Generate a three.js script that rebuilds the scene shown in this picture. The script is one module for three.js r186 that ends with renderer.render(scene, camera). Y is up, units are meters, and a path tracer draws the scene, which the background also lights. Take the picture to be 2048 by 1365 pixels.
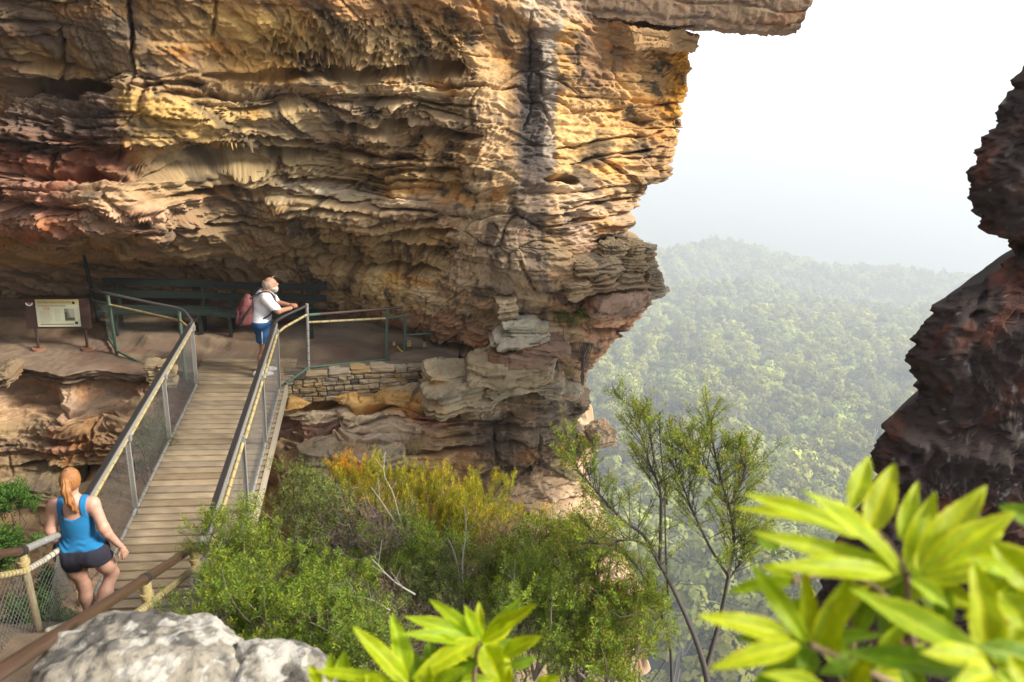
import * as THREE from 'three';
import { mergeGeometries, toCreasedNormals } from 'three/addons/utils/BufferGeometryUtils.js';

// ---------------------------------------------------------------- camera, sky, sun, exposure
const scene = new THREE.Scene();
const FOCAL = 1560, PITCH = 21.9 * Math.PI / 180, ROLL = 4.5 * Math.PI / 180;   // focal length in units of a 2048 wide picture
const camF = new THREE.Vector3(0, -Math.sin(PITCH), -Math.cos(PITCH));
const camR = new THREE.Vector3(Math.cos(ROLL), Math.sin(ROLL) * Math.cos(PITCH), -Math.sin(ROLL) * Math.sin(PITCH));
const camU = new THREE.Vector3().crossVectors(camR, camF);
const camera = new THREE.PerspectiveCamera(2 * Math.atan(682.5 / FOCAL) * 180 / Math.PI, 2048 / 1365, 0.05, 12000);
camera.quaternion.setFromRotationMatrix(new THREE.Matrix4().makeBasis(camR, camU, camF.clone().negate()));
camera.focus = 12; camera.userData.fStop = 2.4;

const SUN = new THREE.Vector3(0.80, 0.58, 0.14).normalize();
{ // hazy bright sky, slightly brighter and warmer round the veiled sun
  const W = 256, H = 128, data = new Float32Array(W * H * 4);
  for (let j = 0; j < H; j++) for (let i = 0; i < W; i++) {
    const lat = ((j + 0.5) / H - 0.5) * Math.PI, lon = ((i + 0.5) / W - 0.5) * 2 * Math.PI;
    const dir = new THREE.Vector3(Math.cos(lat) * Math.cos(lon), Math.sin(lat), Math.cos(lat) * Math.sin(lon));
    const up = Math.max(0, dir.y), c = Math.max(0, dir.dot(SUN)), g = 0.22 * Math.pow(c, 4) + 0.5 * Math.pow(c, 24);
    const k = 0.84 - 0.22 * Math.pow(up, 0.7), o = (j * W + i) * 4;
    data[o] = k * (1.0 - 0.05 * up) + g; data[o + 1] = k * 1.0 + g * 0.95; data[o + 2] = k * (1.03 + 0.1 * up) + g * 0.85; data[o + 3] = 1;
  }
  const sky = new THREE.DataTexture(data, W, H, THREE.RGBAFormat, THREE.FloatType);
  sky.mapping = THREE.EquirectangularReflectionMapping; sky.magFilter = THREE.LinearFilter; sky.minFilter = THREE.LinearFilter; sky.needsUpdate = true;
  scene.background = sky; scene.environment = sky;
}
const sun = new THREE.DirectionalLight(new THREE.Color(1.0, 0.92, 0.78), 3.9);
sun.name = 'sun'; sun.position.copy(SUN).multiplyScalar(60); sun.target.position.set(-2, -5, -9); sun.position.add(sun.target.position);
sun.castShadow = true; sun.shadow.radius = 26; sun.shadow.mapSize.set(4096, 4096);
Object.assign(sun.shadow.camera, { left: -25, right: 25, top: 25, bottom: -25, near: 1, far: 160 });
scene.add(sun, sun.target);
const renderer = new THREE.WebGLRenderer({ antialias: true });
renderer.setSize(1024, 682); renderer.shadowMap.enabled = true; renderer.shadowMap.type = THREE.PCFSoftShadowMap;
renderer.toneMapping = THREE.LinearToneMapping; renderer.toneMappingExposure = 2.3;
scene.fog = new THREE.FogExp2(new THREE.Color(0.88, 0.945, 1.0), 0.00052);

// ---------------------------------------------------------------- helpers
const V = (x, y, z) => new THREE.Vector3(x, y, z);
function rng(seed) { let s = seed >>> 0; return () => { s = (s + 0x6d2b79f5) | 0; let t = Math.imul(s ^ (s >>> 15), 1 | s); t = (t + Math.imul(t ^ (t >>> 7), 61 | t)) ^ t; return ((t ^ (t >>> 14)) >>> 0) / 4294967296; }; }
const clamp = (x, a = 0, b = 1) => x < a ? a : x > b ? b : x, mix = (a, b, t) => a + (b - a) * t;
const smooth = (a, b, x) => { const t = clamp((x - a) / (b - a)); return t * t * (3 - 2 * t); };
const PERM = new Uint8Array(512); { const r = rng(7), p = [...Array(256).keys()]; for (let i = 255; i > 0; i--) { const j = Math.floor(r() * (i + 1)); [p[i], p[j]] = [p[j], p[i]]; } for (let i = 0; i < 512; i++) PERM[i] = p[i & 255]; }
const GX = new Float32Array(256), GY = new Float32Array(256); for (let i = 0; i < 256; i++) { GX[i] = Math.cos(i * 2.399963); GY[i] = Math.sin(i * 2.399963); }
function n2(x, y) {   // gradient noise, about -1..1
  const fx = Math.floor(x), fy = Math.floor(y), X = fx & 255, Y = fy & 255; x -= fx; y -= fy;
  const u = x * x * x * (x * (x * 6 - 15) + 10), v = y * y * y * (y * (y * 6 - 15) + 10);
  const a = PERM[X] + Y, b = PERM[X + 1] + Y, h00 = PERM[a], h10 = PERM[b], h01 = PERM[a + 1], h11 = PERM[b + 1];
  const p = GX[h00] * x + GY[h00] * y, q = GX[h10] * (x - 1) + GY[h10] * y, r = GX[h01] * x + GY[h01] * (y - 1), s = GX[h11] * (x - 1) + GY[h11] * (y - 1);
  const m = p + (q - p) * u; return 1.45 * (m + (r + (s - r) * u - m) * v);
}
function n3(x, y, z) {   // 3-D gradient noise
  const fx = Math.floor(x), fy = Math.floor(y), fz = Math.floor(z), X = fx & 255, Y = fy & 255, Z = fz & 255; x -= fx; y -= fy; z -= fz;
  const u = x * x * x * (x * (x * 6 - 15) + 10), v = y * y * y * (y * (y * 6 - 15) + 10), w = z * z * z * (z * (z * 6 - 15) + 10);
  const gr = (h, a, b, c) => { h &= 15; const p = h < 8 ? a : b, q = h < 4 ? b : h === 12 || h === 14 ? a : c; return ((h & 1) ? -p : p) + ((h & 2) ? -q : q); };
  const A = PERM[X] + Y, AA = PERM[A & 255] + Z, AB = PERM[(A + 1) & 255] + Z, B = PERM[X + 1] + Y, BA = PERM[B & 255] + Z, BB = PERM[(B + 1) & 255] + Z;
  return mix(mix(mix(gr(PERM[AA], x, y, z), gr(PERM[BA], x - 1, y, z), u), mix(gr(PERM[AB], x, y - 1, z), gr(PERM[BB], x - 1, y - 1, z), u), v),
    mix(mix(gr(PERM[AA + 1], x, y, z - 1), gr(PERM[BA + 1], x - 1, y, z - 1), u), mix(gr(PERM[AB + 1], x, y - 1, z - 1), gr(PERM[BB + 1], x - 1, y - 1, z - 1), u), v), w);
}
const fbm2 = (x, y, o = 4) => { let s = 0, a = 0.5; for (let i = 0; i < o; i++) { s += a * n2(x, y); x = x * 2.03 + 17.1; y = y * 2.03 + 9.7; a *= 0.5; } return s; };
const fbm3 = (x, y, z, o = 4) => { let s = 0, a = 0.5; for (let i = 0; i < o; i++) { s += a * n3(x, y, z); x = x * 2.03 + 17.1; y = y * 2.03 + 9.7; z = z * 2.03 + 3.3; a *= 0.5; } return s; };
const hash2 = (i, j) => { let h = Math.imul(i | 0, 374761393) + Math.imul(j | 0, 668265263); h = Math.imul(h ^ (h >>> 13), 1274126177); return ((h ^ (h >>> 16)) >>> 0) / 4294967296; };
function cells(x, y) {   // distance to the nearest and second nearest scattered point, and that point's own number
  const ix = Math.floor(x), iy = Math.floor(y); let a = 9, b = 9, id = 0;
  for (let j = -1; j < 2; j++) for (let i = -1; i < 2; i++) {
    const cx = ix + i, cy = iy + j, dx = cx + hash2(cx, cy) - x, dy = cy + hash2(cx + 91, cy - 37) - y, d = Math.sqrt(dx * dx + dy * dy);
    if (d < a) { b = a; a = d; id = hash2(cx - 5, cy + 77); } else if (d < b) b = d;
  }
  return [a, b, id];
}
// measuring the photograph: where the sight line through a picture point meets a plane of the place
const ray = (px, py) => camF.clone().addScaledVector(camR, (px - 1024) / FOCAL).addScaledVector(camU, (682.5 - py) / FOCAL);
const atZ = (px, py, z) => { const d = ray(px, py); return d.multiplyScalar(z / d.z); };
const atY = (px, py, y) => { const d = ray(px, py); return d.multiplyScalar(y / d.y); };
const atD = (px, py, depth) => ray(px, py).multiplyScalar(depth);

const taken = {};
const numbered = (name) => { const k = taken[name] = (taken[name] ?? -1) + 1; return k ? name + '_' + String(k).padStart(3, '0') : name; };
function shade(o) { o.traverse((m) => { if (m.isMesh) { m.castShadow = true; m.receiveShadow = true; } }); return o; }
function mesh(name, geometry, material, parent) { const m = new THREE.Mesh(geometry, material); m.name = name; m.castShadow = m.receiveShadow = true; if (parent) parent.add(m); return m; }
function structure(name, geometry, material) { const m = mesh(numbered(name), geometry, material); m.userData.kind = 'structure'; scene.add(m); return m; }
function thing(name, label, category, pos = [0, 0, 0], turn = 0, group) {
  const g = new THREE.Group(); g.name = numbered(name); g.position.set(...pos); g.rotation.y = turn; scene.add(g);
  g.userData = { label, category }; if (group) g.userData.group = group; return g;
}
function tag(o, label, category, group) { o.name = numbered(o.name); Object.assign(o.userData, { label, category }); if (group) o.userData.group = group; scene.add(o); return o; }
const std = (color, roughness = 0.9, extra = {}) => { const m = new THREE.MeshStandardMaterial({ roughness, side: THREE.DoubleSide, ...extra }); if (Array.isArray(color)) m.color.setRGB(...color); else m.color.set(color); return m; };
function tube(points, radius, radial = 8, closed = false, segs) { const c = points.length === 2 ? new THREE.LineCurve3(points[0], points[1]) : new THREE.CatmullRomCurve3(points, closed, 'centripetal'); return capped(new THREE.TubeGeometry(c, segs ?? (points.length === 2 ? 1 : points.length * 5), radius, radial, closed), radial); }
function capped(g, radial) { return g; }
function bar(a, b, w, h, up = V(0, 1, 0)) {   // box of section w x h from a to b
  const d = b.clone().sub(a), L = d.length(); d.normalize(); const r = new THREE.Vector3().crossVectors(d, up).normalize(), u = new THREE.Vector3().crossVectors(r, d);
  const g = new THREE.BoxGeometry(w, h, L); g.applyMatrix4(new THREE.Matrix4().makeBasis(r, u, d.clone().negate())); g.translate((a.x + b.x) / 2, (a.y + b.y) / 2, (a.z + b.z) / 2); return g;
}
function rod(a, b, r1, r2 = r1, n = 8) { const d = b.clone().sub(a), g = new THREE.CylinderGeometry(r2, r1, d.length(), n, 1); g.translate(0, d.length() / 2, 0); g.applyQuaternion(new THREE.Quaternion().setFromUnitVectors(V(0, 1, 0), d.clone().normalize())); g.translate(a.x, a.y, a.z); return g; }
const merge = (list) => mergeGeometries(list.map((g) => { const q = g.index ? g.toNonIndexed() : g; for (const k of Object.keys(q.attributes)) if (!['position', 'normal', 'uv'].includes(k)) q.deleteAttribute(k); if (!q.attributes.uv) q.setAttribute('uv', new THREE.BufferAttribute(new Float32Array(q.attributes.position.count * 2), 2)); return q; }));
function sheet(cols, rows, put) {   // indexed grid; put(i, j, out) fills out = {x,y,z,r,g,b}
  const P = new Float32Array(cols * rows * 3), C = new Float32Array(cols * rows * 3), UVs = new Float32Array(cols * rows * 2), I = new Uint32Array((cols - 1) * (rows - 1) * 6), o = { x: 0, y: 0, z: 0, r: 1, g: 1, b: 1, u: 0, v: 0 };
  for (let j = 0, k = 0; j < rows; j++) for (let i = 0; i < cols; i++, k++) { put(i, j, o); P[k * 3] = o.x; P[k * 3 + 1] = o.y; P[k * 3 + 2] = o.z; C[k * 3] = o.r; C[k * 3 + 1] = o.g; C[k * 3 + 2] = o.b; UVs[k * 2] = o.u; UVs[k * 2 + 1] = o.v; }
  for (let j = 0, k = 0; j < rows - 1; j++) for (let i = 0; i < cols - 1; i++) { const a = j * cols + i, b = a + 1, c = a + cols, d = c + 1; I[k++] = a; I[k++] = c; I[k++] = b; I[k++] = b; I[k++] = c; I[k++] = d; }
  const g = new THREE.BufferGeometry(); g.setAttribute('position', new THREE.BufferAttribute(P, 3)); g.setAttribute('color', new THREE.BufferAttribute(C, 3)); g.setAttribute('uv', new THREE.BufferAttribute(UVs, 2)); g.setIndex(new THREE.BufferAttribute(I, 1)); g.computeVertexNormals(); return g;
}
function colorTexture(size, fn, srgb = false) { // fn(u, v) -> [r, g, b] in 0..1, tiling is the caller's affair
  const d = new Uint8Array(size * size * 4); for (let j = 0; j < size; j++) for (let i = 0; i < size; i++) { const c = fn(i / size, j / size), o = (j * size + i) * 4; d[o] = 255 * clamp(c[0]); d[o + 1] = 255 * clamp(c[1]); d[o + 2] = 255 * clamp(c[2]); d[o + 3] = 255; }
  const t = new THREE.DataTexture(d, size, size); t.wrapS = t.wrapT = THREE.RepeatWrapping; t.magFilter = THREE.LinearFilter; t.minFilter = THREE.LinearMipmapLinearFilter; t.generateMipmaps = true; if (srgb) t.colorSpace = THREE.SRGBColorSpace; t.needsUpdate = true; return t;
}
const wrapN = (u, v, f, ox = 0, oy = 0) => { // tiling noise: four shifted copies blended
  const a = n2(u * f + ox, v * f + oy), b = n2((u - 1) * f + ox, v * f + oy), c = n2(u * f + ox, (v - 1) * f + oy), d = n2((u - 1) * f + ox, (v - 1) * f + oy);
  return mix(mix(a, b, u), mix(c, d, u), v);
};
const grainBump = colorTexture(512, (u, v) => { const g = 0.5 + 0.22 * wrapN(u, v, 24, 3, 5) + 0.18 * wrapN(u, v, 70, 11, 2) + 0.15 * wrapN(u, v, 170, 31, 8); return [g, g, g]; });

// ---------------------------------------------------------------- the sandstone cliff with its overhang and cave
const DECK = -5.44;
function rbf(points, sx, sy) {   // smooth surface through scattered heights
  const n = points.length, m = n + 1, A = Array.from({ length: m }, () => new Float64Array(m + 1));
  const k = (a, b) => Math.hypot((a[0] - b[0]) * sx, (a[1] - b[1]) * sy);
  for (let i = 0; i < n; i++) { for (let j = 0; j < n; j++) A[i][j] = k(points[i], points[j]); A[i][i] -= 0.02; A[i][n] = 1; A[n][i] = 1; A[i][m] = points[i][2]; }
  for (let c = 0; c < m; c++) { let p = c; for (let r = c + 1; r < m; r++) if (Math.abs(A[r][c]) > Math.abs(A[p][c])) p = r;[A[c], A[p]] = [A[p], A[c]]; for (let r = 0; r < m; r++) if (r !== c) { const f = A[r][c] / A[c][c]; if (f) for (let q = c; q <= m; q++) A[r][q] -= f * A[c][q]; } }
  const w = A.map((row, i) => row[m] / row[i]);
  return (x, y) => { let s = w[n]; for (let i = 0; i < n; i++) s += w[i] * Math.hypot((x - points[i][0]) * sx, (y - points[i][1]) * sy); return s; };
}
function gridded(f, x0, x1, y0, y1, dx, dy, ease = 0) {
  const nx = Math.ceil((x1 - x0) / dx) + 2, ny = Math.ceil((y1 - y0) / dy) + 2, d = new Float32Array(nx * ny);
  for (let j = 0; j < ny; j++) for (let i = 0; i < nx; i++) d[j * nx + i] = f(x0 + i * dx, y0 + j * dy);
  for (let pass = 0; pass < ease; pass++) for (const [along, n, m, st] of [[1, nx, ny, nx], [nx, ny, nx, 1]]) for (let q = 0; q < m; q++) { const row = new Float32Array(n); for (let p = 0; p < n; p++) { let a = 0; for (let e = -2; e <= 2; e++) a += d[q * st + clamp(p + e, 0, n - 1) * along]; row[p] = a / 5; } for (let p = 0; p < n; p++) d[q * st + p * along] = row[p]; }
  return (x, y) => { const u = clamp((x - x0) / dx, 0, nx - 1.001), v = clamp((y - y0) / dy, 0, ny - 1.001), i = Math.floor(u), j = Math.floor(v), a = u - i, b = v - j, o = j * nx + i; return mix(mix(d[o], d[o + 1], a), mix(d[o + nx], d[o + nx + 1], a), b); };
}
// measured depths of the wall: [picture x, picture y, z]
const upperDepth = [
  [-150, -150, -10.6], [300, -150, -10.7], [700, -150, -11.2], [1050, -150, -12], [1380, -150, -13.2],
  [0, 20, -10.7], [240, 20, -10.7], [280, 20, -10.85], [420, 20, -11], [600, 20, -11.2], [800, 10, -11.5], [940, 20, -11.9], [1060, 20, -12.2], [1200, 60, -13.0], [1370, 60, -13.9],
  [0, 90, -10.75], [240, 90, -10.75], [280, 90, -10.9], [430, 90, -11.25], [600, 90, -11.6], [800, 100, -11.8], [930, 110, -11.8], [985, 110, -12.25], [1050, 110, -12.55], [1085, 110, -12.3], [1110, 110, -12.25], [1140, 110, -12.6], [1250, 110, -13.0], [1365, 110, -13.9],
  [0, 165, -11.3], [150, 165, -11.35], [240, 165, -11.1], [300, 170, -11.0], [500, 165, -11.75], [700, 155, -12.15], [880, 155, -12.2],
  [0, 200, -10.8], [240, 200, -10.75], [320, 220, -11.0], [480, 215, -11.4], [600, 210, -11.65], [800, 200, -11.85], [930, 200, -11.85], [990, 200, -11.8], [1050, 200, -12.45], [1085, 200, -12.2], [1105, 200, -12.2], [1150, 200, -12.65], [1350, 200, -13.7],
  [0, 290, -10.7], [120, 290, -10.8], [250, 290, -10.8], [350, 290, -11.15], [470, 280, -11.55], [620, 260, -12.1], [800, 275, -12.3], [950, 270, -12.0], [1005, 290, -11.7], [1050, 290, -12.2], [1085, 290, -12.05], [1110, 290, -12.1], [1340, 290, -13.4],
  [0, 345, -10.75], [150, 345, -10.95], [260, 345, -11.0], [380, 345, -11.6], [520, 335, -12.15], [660, 335, -12.3], [820, 340, -12.15], [1000, 350, -11.65], [1100, 360, -12.0], [1290, 360, -13.2],
  [0, 380, -10.65], [130, 380, -10.55], [260, 390, -10.6], [330, 380, -11.5], [420, 380, -12.1], [600, 380, -12.3], [760, 380, -12.05], [880, 385, -12.1], [1000, 400, -11.6], [1130, 400, -11.9], [1250, 420, -12.9],
  [40, 440, -10.6], [150, 440, -10.45], [270, 440, -10.5], [335, 435, -11.9], [450, 430, -12.5], [600, 430, -12.3], [780, 430, -11.95], [900, 430, -11.85], [1000, 450, -11.6], [1130, 460, -11.9], [1230, 470, -12.7],
  [60, 500, -11.2], [180, 487, -10.6], [270, 482, -10.8], [370, 490, -12.5], [520, 490, -12.8], [700, 480, -12.4], [840, 480, -12.1], [910, 500, -11.9], [1000, 520, -11.6], [1130, 520, -11.8], [1240, 510, -12.4],
  [0, 545, -12.2], [120, 545, -12.4], [220, 530, -13.0], [340, 530, -13.6], [520, 535, -13.4], [680, 525, -12.9], [820, 540, -12.4], [910, 560, -11.95], [1010, 580, -11.7], [1130, 570, -11.8], [1290, 545, -12.8],
  [0, 600, -13.0], [120, 600, -13.3], [260, 590, -13.8], [440, 590, -13.9], [620, 590, -13.7], [720, 590, -12.9], [820, 600, -12.3], [910, 620, -12.1], [1000, 650, -12.0], [1120, 620, -11.85], [1230, 600, -12.1], [1310, 580, -12.7],
  [0, 660, -12.8], [120, 660, -13.2], [300, 660, -13.7], [480, 660, -13.9], [640, 660, -13.8], [740, 650, -13.4], [820, 670, -13.0], [880, 680, -12.6], [960, 700, -12.0], [1050, 690, -11.7], [1120, 690, -11.9], [1260, 660, -12.5],
];
const lowerDepth = [
  [-50, 720, -10.7], [100, 720, -10.75], [250, 725, -10.9], [400, 735, -11.2], [560, 760, -11.8], [700, 750, -12.0], [850, 735, -12.2], [560, 785, -11.75], [660, 785, -11.8], [760, 778, -11.85], [940, 730, -11.8], [1050, 700, -11.5], [1150, 700, -12.0], [1230, 690, -12.5],
  [-50, 745, -10.8], [100, 742, -10.75], [250, 742, -10.9],
  [-50, 768, -11.4], [100, 765, -11.45], [250, 765, -11.5], [380, 780, -11.6],
  [-50, 830, -10.7], [100, 830, -10.8], [240, 820, -11.0], [400, 840, -11.2], [560, 812, -11.15], [650, 812, -11.2], [750, 803, -11.35], [860, 790, -11.35], [920, 780, -11.3], [1000, 760, -11.3], [1080, 750, -11.5], [1150, 760, -12.0],
  [580, 828, -11.7], [700, 828, -11.7], [800, 822, -11.7], [900, 820, -11.7], [1000, 800, -11.6], [1100, 790, -11.6], [1150, 800, -12.2],
  [-50, 860, -10.3], [100, 860, -10.3], [230, 860, -10.45], [400, 890, -11.0], [560, 855, -11.0], [700, 860, -10.9], [800, 850, -11.1], [880, 850, -11.2], [960, 850, -11.5], [1080, 850, -11.5], [1150, 860, -12.1], [1200, 870, -12.7],
  [-50, 925, -10.2], [100, 925, -10.2], [230, 925, -10.4], [-50, 955, -10.6], [100, 950, -10.6], [230, 950, -10.65], [400, 950, -10.8],
  [540, 900, -11.0], [540, 980, -11.2], [620, 920, -10.7], [700, 930, -10.6], [820, 930, -10.9], [900, 930, -11.2], [1000, 930, -11.5], [1100, 940, -11.6], [1190, 930, -12.6],
  [-50, 1060, -9.3], [120, 1060, -9.3], [300, 1050, -9.8], [500, 1050, -10.1], [700, 1030, -10.1], [900, 1030, -10.9], [1050, 1030, -11.4], [1180, 1030, -12.3],
  [-50, 1250, -8.3], [200, 1250, -8.4], [500, 1250, -9.0], [800, 1250, -10.3], [1050, 1250, -11.2], [1250, 1250, -12.2], [500, 1500, -8.6], [1000, 1500, -11], [1250, 1500, -12],
];
const worldPoints = (list) => list.map(([a, b, z]) => { const p = atZ(a, b, z); return [p.x, p.y, z]; });
const upperZ = gridded(rbf([...worldPoints(upperDepth), [-11, 5, -10.2], [-3, 5, -11], [3, 5, -13.3], [-12, -2, -10.4], [-12, -5, -12.5]], 0.75, 1), -14, 5, -6.2, 6, 0.06, 0.035, 2);
const lowerZ = gridded(rbf([...worldPoints(lowerDepth), [-12, -6, -10.5], [-12, -10, -8.8], [-6, -16, -7.5], [2, -16, -11]], 0.75, 1), -14, 5, -17, -4.4, 0.06, 0.035, 1);
const baseZ = (x, y) => { const e = DECK - 0.07; return y > e + 0.05 ? upperZ(x, y) : y < e - 0.05 ? lowerZ(x, y) : mix(lowerZ(x, y), upperZ(x, y), smooth(e - 0.05, e + 0.05, y)); };
const onCliff = (px, py) => { let z = -12, p; for (let k = 0; k < 6; k++) { p = atZ(px, py, z); z = mix(z, baseZ(p.x, p.y), 0.7); } return atZ(px, py, z); };
// silhouette against the valley
const edgeLine = [[1376, -160, -13.8], [1376, 60, -13.8], [1366, 96, -13.8], [1381, 112, -13.8], [1379, 190, -13.7], [1371, 255, -13.5], [1352, 305, -13.4], [1322, 350, -13.3], [1285, 405, -13.1], [1252, 440, -12.9], [1240, 476, -12.7], [1268, 488, -12.6], [1292, 520, -12.7], [1306, 560, -12.8], [1300, 596, -12.7], [1280, 625, -12.6], [1262, 660, -12.5], [1215, 705, -12.5], [1180, 745, -12.4], [1166, 790, -12.4], [1168, 845, -12.5], [1205, 862, -12.7], [1200, 900, -12.7], [1186, 930, -12.6], [1185, 1000, -12.6], [1196, 1060, -12.6], [1230, 1120, -12.6], [1288, 1190, -12.6], [1290, 1300, -12.5], [1330, 1600, -12.5]]
  .map(([a, b, z]) => atZ(a, b, z)).map((p) => [p.y, p.x]);
const edgeX = (y) => { if (y >= edgeLine[0][0]) return edgeLine[0][1]; for (let i = 1; i < edgeLine.length; i++) if (y > edgeLine[i][0]) { const a = edgeLine[i - 1], b = edgeLine[i]; return mix(b[1], a[1], (y - b[0]) / (a[0] - b[0])); } return edgeLine[edgeLine.length - 1][1]; };
// horizontal slots and vertical joints worn into the wall: [x0, y0, x1, y1, half height in px, depth in m]
const slots = [
  [0, 166, 235, 178, 15, 0.55], [40, 118, 150, 128, 10, 0.2], [260, 172, 420, 168, 6, 0.2], [400, 152, 660, 160, 12, 0.35], [560, 158, 905, 150, 12, 0.5], [820, 138, 935, 143, 11, 0.5], [300, 190, 690, 193, 7, 0.25], [690, 200, 960, 214, 6, 0.2],
  [430, 232, 690, 222, 9, 0.3], [640, 262, 965, 276, 13, 0.45], [480, 292, 640, 300, 9, 0.25], [370, 338, 650, 322, 15, 0.4], [640, 312, 880, 322, 9, 0.25], [700, 350, 925, 343, 7, 0.2], [330, 398, 600, 392, 11, 0.35], [560, 372, 700, 366, 7, 0.25],
  [330, 470, 640, 478, 7, 0.25], [600, 470, 918, 466, 12, 0.4], [560, 508, 915, 500, 8, 0.35], [640, 538, 880, 548, 11, 0.3], [190, 522, 700, 536, 9, 0.3], [560, 420, 760, 430, 6, 0.18], [730, 450, 918, 436, 7, 0.2],
  [20, 352, 255, 350, 9, 0.35], [0, 432, 60, 428, 8, 0.25], [120, 318, 250, 324, 8, 0.2], [1078, 361, 1150, 366, 11, 0.5], [1100, 300, 1350, 262, 4, 0.15], [1110, 420, 1280, 398, 5, 0.2], [1130, 330, 1330, 296, 5, 0.18], [1120, 452, 1240, 430, 5, 0.15], [1105, 232, 1360, 208, 4, 0.1],
  [850, 168, 1000, 172, 4, 0.12], [960, 172, 1050, 176, 3, 0.1], [1180, 480, 1300, 498, 7, 0.25], [1170, 548, 1310, 520, 6, 0.2], [1120, 610, 1290, 585, 6, 0.2], [1160, 655, 1270, 668, 10, 0.3],
  [690, 640, 830, 690, 14, 0.4], [820, 690, 990, 705, 16, 0.6], [840, 742, 1000, 752, 5, 0.2], [570, 826, 800, 822, 8, 0.35], [800, 818, 950, 822, 6, 0.3], [930, 765, 1100, 748, 6, 0.2], [960, 798, 1150, 772, 6, 0.25], [570, 862, 760, 868, 5, 0.15], [620, 846, 860, 842, 4, 0.12], [560, 896, 780, 890, 6, 0.2], [760, 906, 950, 900, 6, 0.2], [600, 930, 850, 940, 8, 0.25], [940, 850, 1150, 830, 5, 0.15], [960, 890, 1160, 870, 4, 0.12], [980, 950, 1170, 900, 6, 0.15], [0, 752, 300, 757, 10, 0.45], [0, 808, 230, 812, 4, 0.1], [0, 836, 240, 842, 6, 0.15], [0, 885, 230, 880, 4, 0.1], [30, 938, 240, 940, 14, 0.6],
].map(([a, b, c, d, h, dep]) => { const p = onCliff(a, b), q = onCliff(c, d), k = 1 / 118; return { x0: Math.min(p.x, q.x), y0: p.x < q.x ? p.y : q.y, x1: Math.max(p.x, q.x), y1: p.x < q.x ? q.y : p.y, h: h * k, d: dep }; });
const joints = [
  [[252, -40], [258, 60], [266, 130], [262, 190], 2.2, 0.22], [[424, 0], [428, 50], [420, 80], 2, 0.10], [[1056, 20], [1062, 200], [1050, 260], 1.6, 0.06], [[1000, 645], [1020, 612], [1010, 590], 6, 0.3], [[985, 700], [1002, 640], [1000, 660], 5, 0.3], [[1146, 90], [1152, 140], [1146, 170], 1.6, 0.06], [[1040, 520], [1058, 560], [1066, 580], 3, 0.12],
  [[1230, 90], [1225, 150], [1240, 210], 2, 0.06], [[1192, 500], [1180, 560], 2.5, 0.12], [[1250, 490], [1246, 560], 2.5, 0.12], [[115, 60], [128, 110], [118, 160], 3, 0.1], [[905, 560], [912, 640], 2, 0.05], [[930, 740], [925, 800], 3, 0.1], [[1040, 720], [1035, 770], 3, 0.12], [[100, 840], [105, 925], 2, 0.06], [[190, 850], [186, 920], 2, 0.06], [[985, 850], [995, 930], 2.5, 0.1], [[1080, 860], [1075, 950], 2.5, 0.1],
].map((l) => ({ pts: l.slice(0, -2).map(([a, b]) => onCliff(a, b)), w: l[l.length - 2] / 118, d: l[l.length - 1] }));
// patches where the stone is honeycombed: [x, y, rx, ry, cell size in m, depth]
const combs = [[760, 105, 150, 45, 0.085, 0.12], [620, 80, 70, 40, 0.12, 0.14], [890, 60, 60, 30, 0.09, 0.1], [560, 120, 90, 20, 0.12, 0.1], [700, 225, 250, 16, 0.09, 0.08], [830, 300, 120, 20, 0.08, 0.07], [190, 450, 110, 32, 0.06, 0.06], [560, 190, 160, 14, 0.08, 0.07], [420, 250, 120, 40, 0.11, 0.03], [880, 500, 100, 30, 0.1, 0.04], [1320, 150, 45, 60, 0.1, 0.05], [700, 480, 200, 14, 0.09, 0.05], [80, 280, 80, 60, 0.12, 0.07], [1200, 230, 70, 30, 0.09, 0.03], [640, 365, 120, 10, 0.08, 0.05], [1050, 940, 120, 50, 0.14, 0.08], [150, 890, 120, 30, 0.12, 0.05], [880, 640, 60, 30, 0.12, 0.08]]
  .map(([a, b, rx, ry, s, d]) => { const p = onCliff(a, b); return { x: p.x, y: p.y, rx: rx / 118, ry: ry / 118, s, d }; });
// how strongly the bedding shows: [x, y, rx, ry, value]
const bedding = [[1000, 260, 55, 160, 0.12], [960, 420, 70, 100, 0.3], [1010, 530, 100, 90, 0.35], [1060, 200, 35, 160, 0.25], [1230, 200, 110, 110, 0.42], [1200, 400, 100, 60, 0.9], [340, 250, 100, 50, 0.3], [340, 80, 70, 80, 0.4], [130, 80, 120, 60, 0.55], [170, 430, 110, 50, 0.9], [500, 470, 160, 40, 0.6], [600, 260, 250, 60, 1.25], [720, 420, 180, 80, 1.1], [430, 580, 220, 50, 0.4], [130, 790, 150, 30, 0.25], [780, 600, 80, 40, 0.35], [890, 770, 50, 40, 0.4], [720, 870, 150, 50, 1.0], [1000, 800, 90, 60, 1.0], [1050, 900, 100, 70, 0.7], [1200, 620, 80, 60, 0.8], [1180, 690, 60, 40, 0.4], [100, 880, 130, 40, 0.6], [120, 1040, 150, 60, 0.2], [700, 80, 200, 60, 0.5], [700, 800, 150, 16, 0.3]]
  .map(([a, b, rx, ry, v]) => { const p = onCliff(a, b); return [p.x, p.y, 118 / rx, 118 / ry, v]; });
function blend(list, x, y, out) { let sw = 1e-9; out.fill(0); for (const b of list) { const dx = (x - b[0]) * b[2], dy = (y - b[1]) * b[3], q = dx * dx + dy * dy, w = Math.exp(-q * 1.5) + 1e-4 / (1 + q * q); sw += w; for (let k = 0; k < out.length; k++) out[k] += w * b[4 + k]; } for (let k = 0; k < out.length; k++) out[k] /= sw; return out; }
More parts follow.
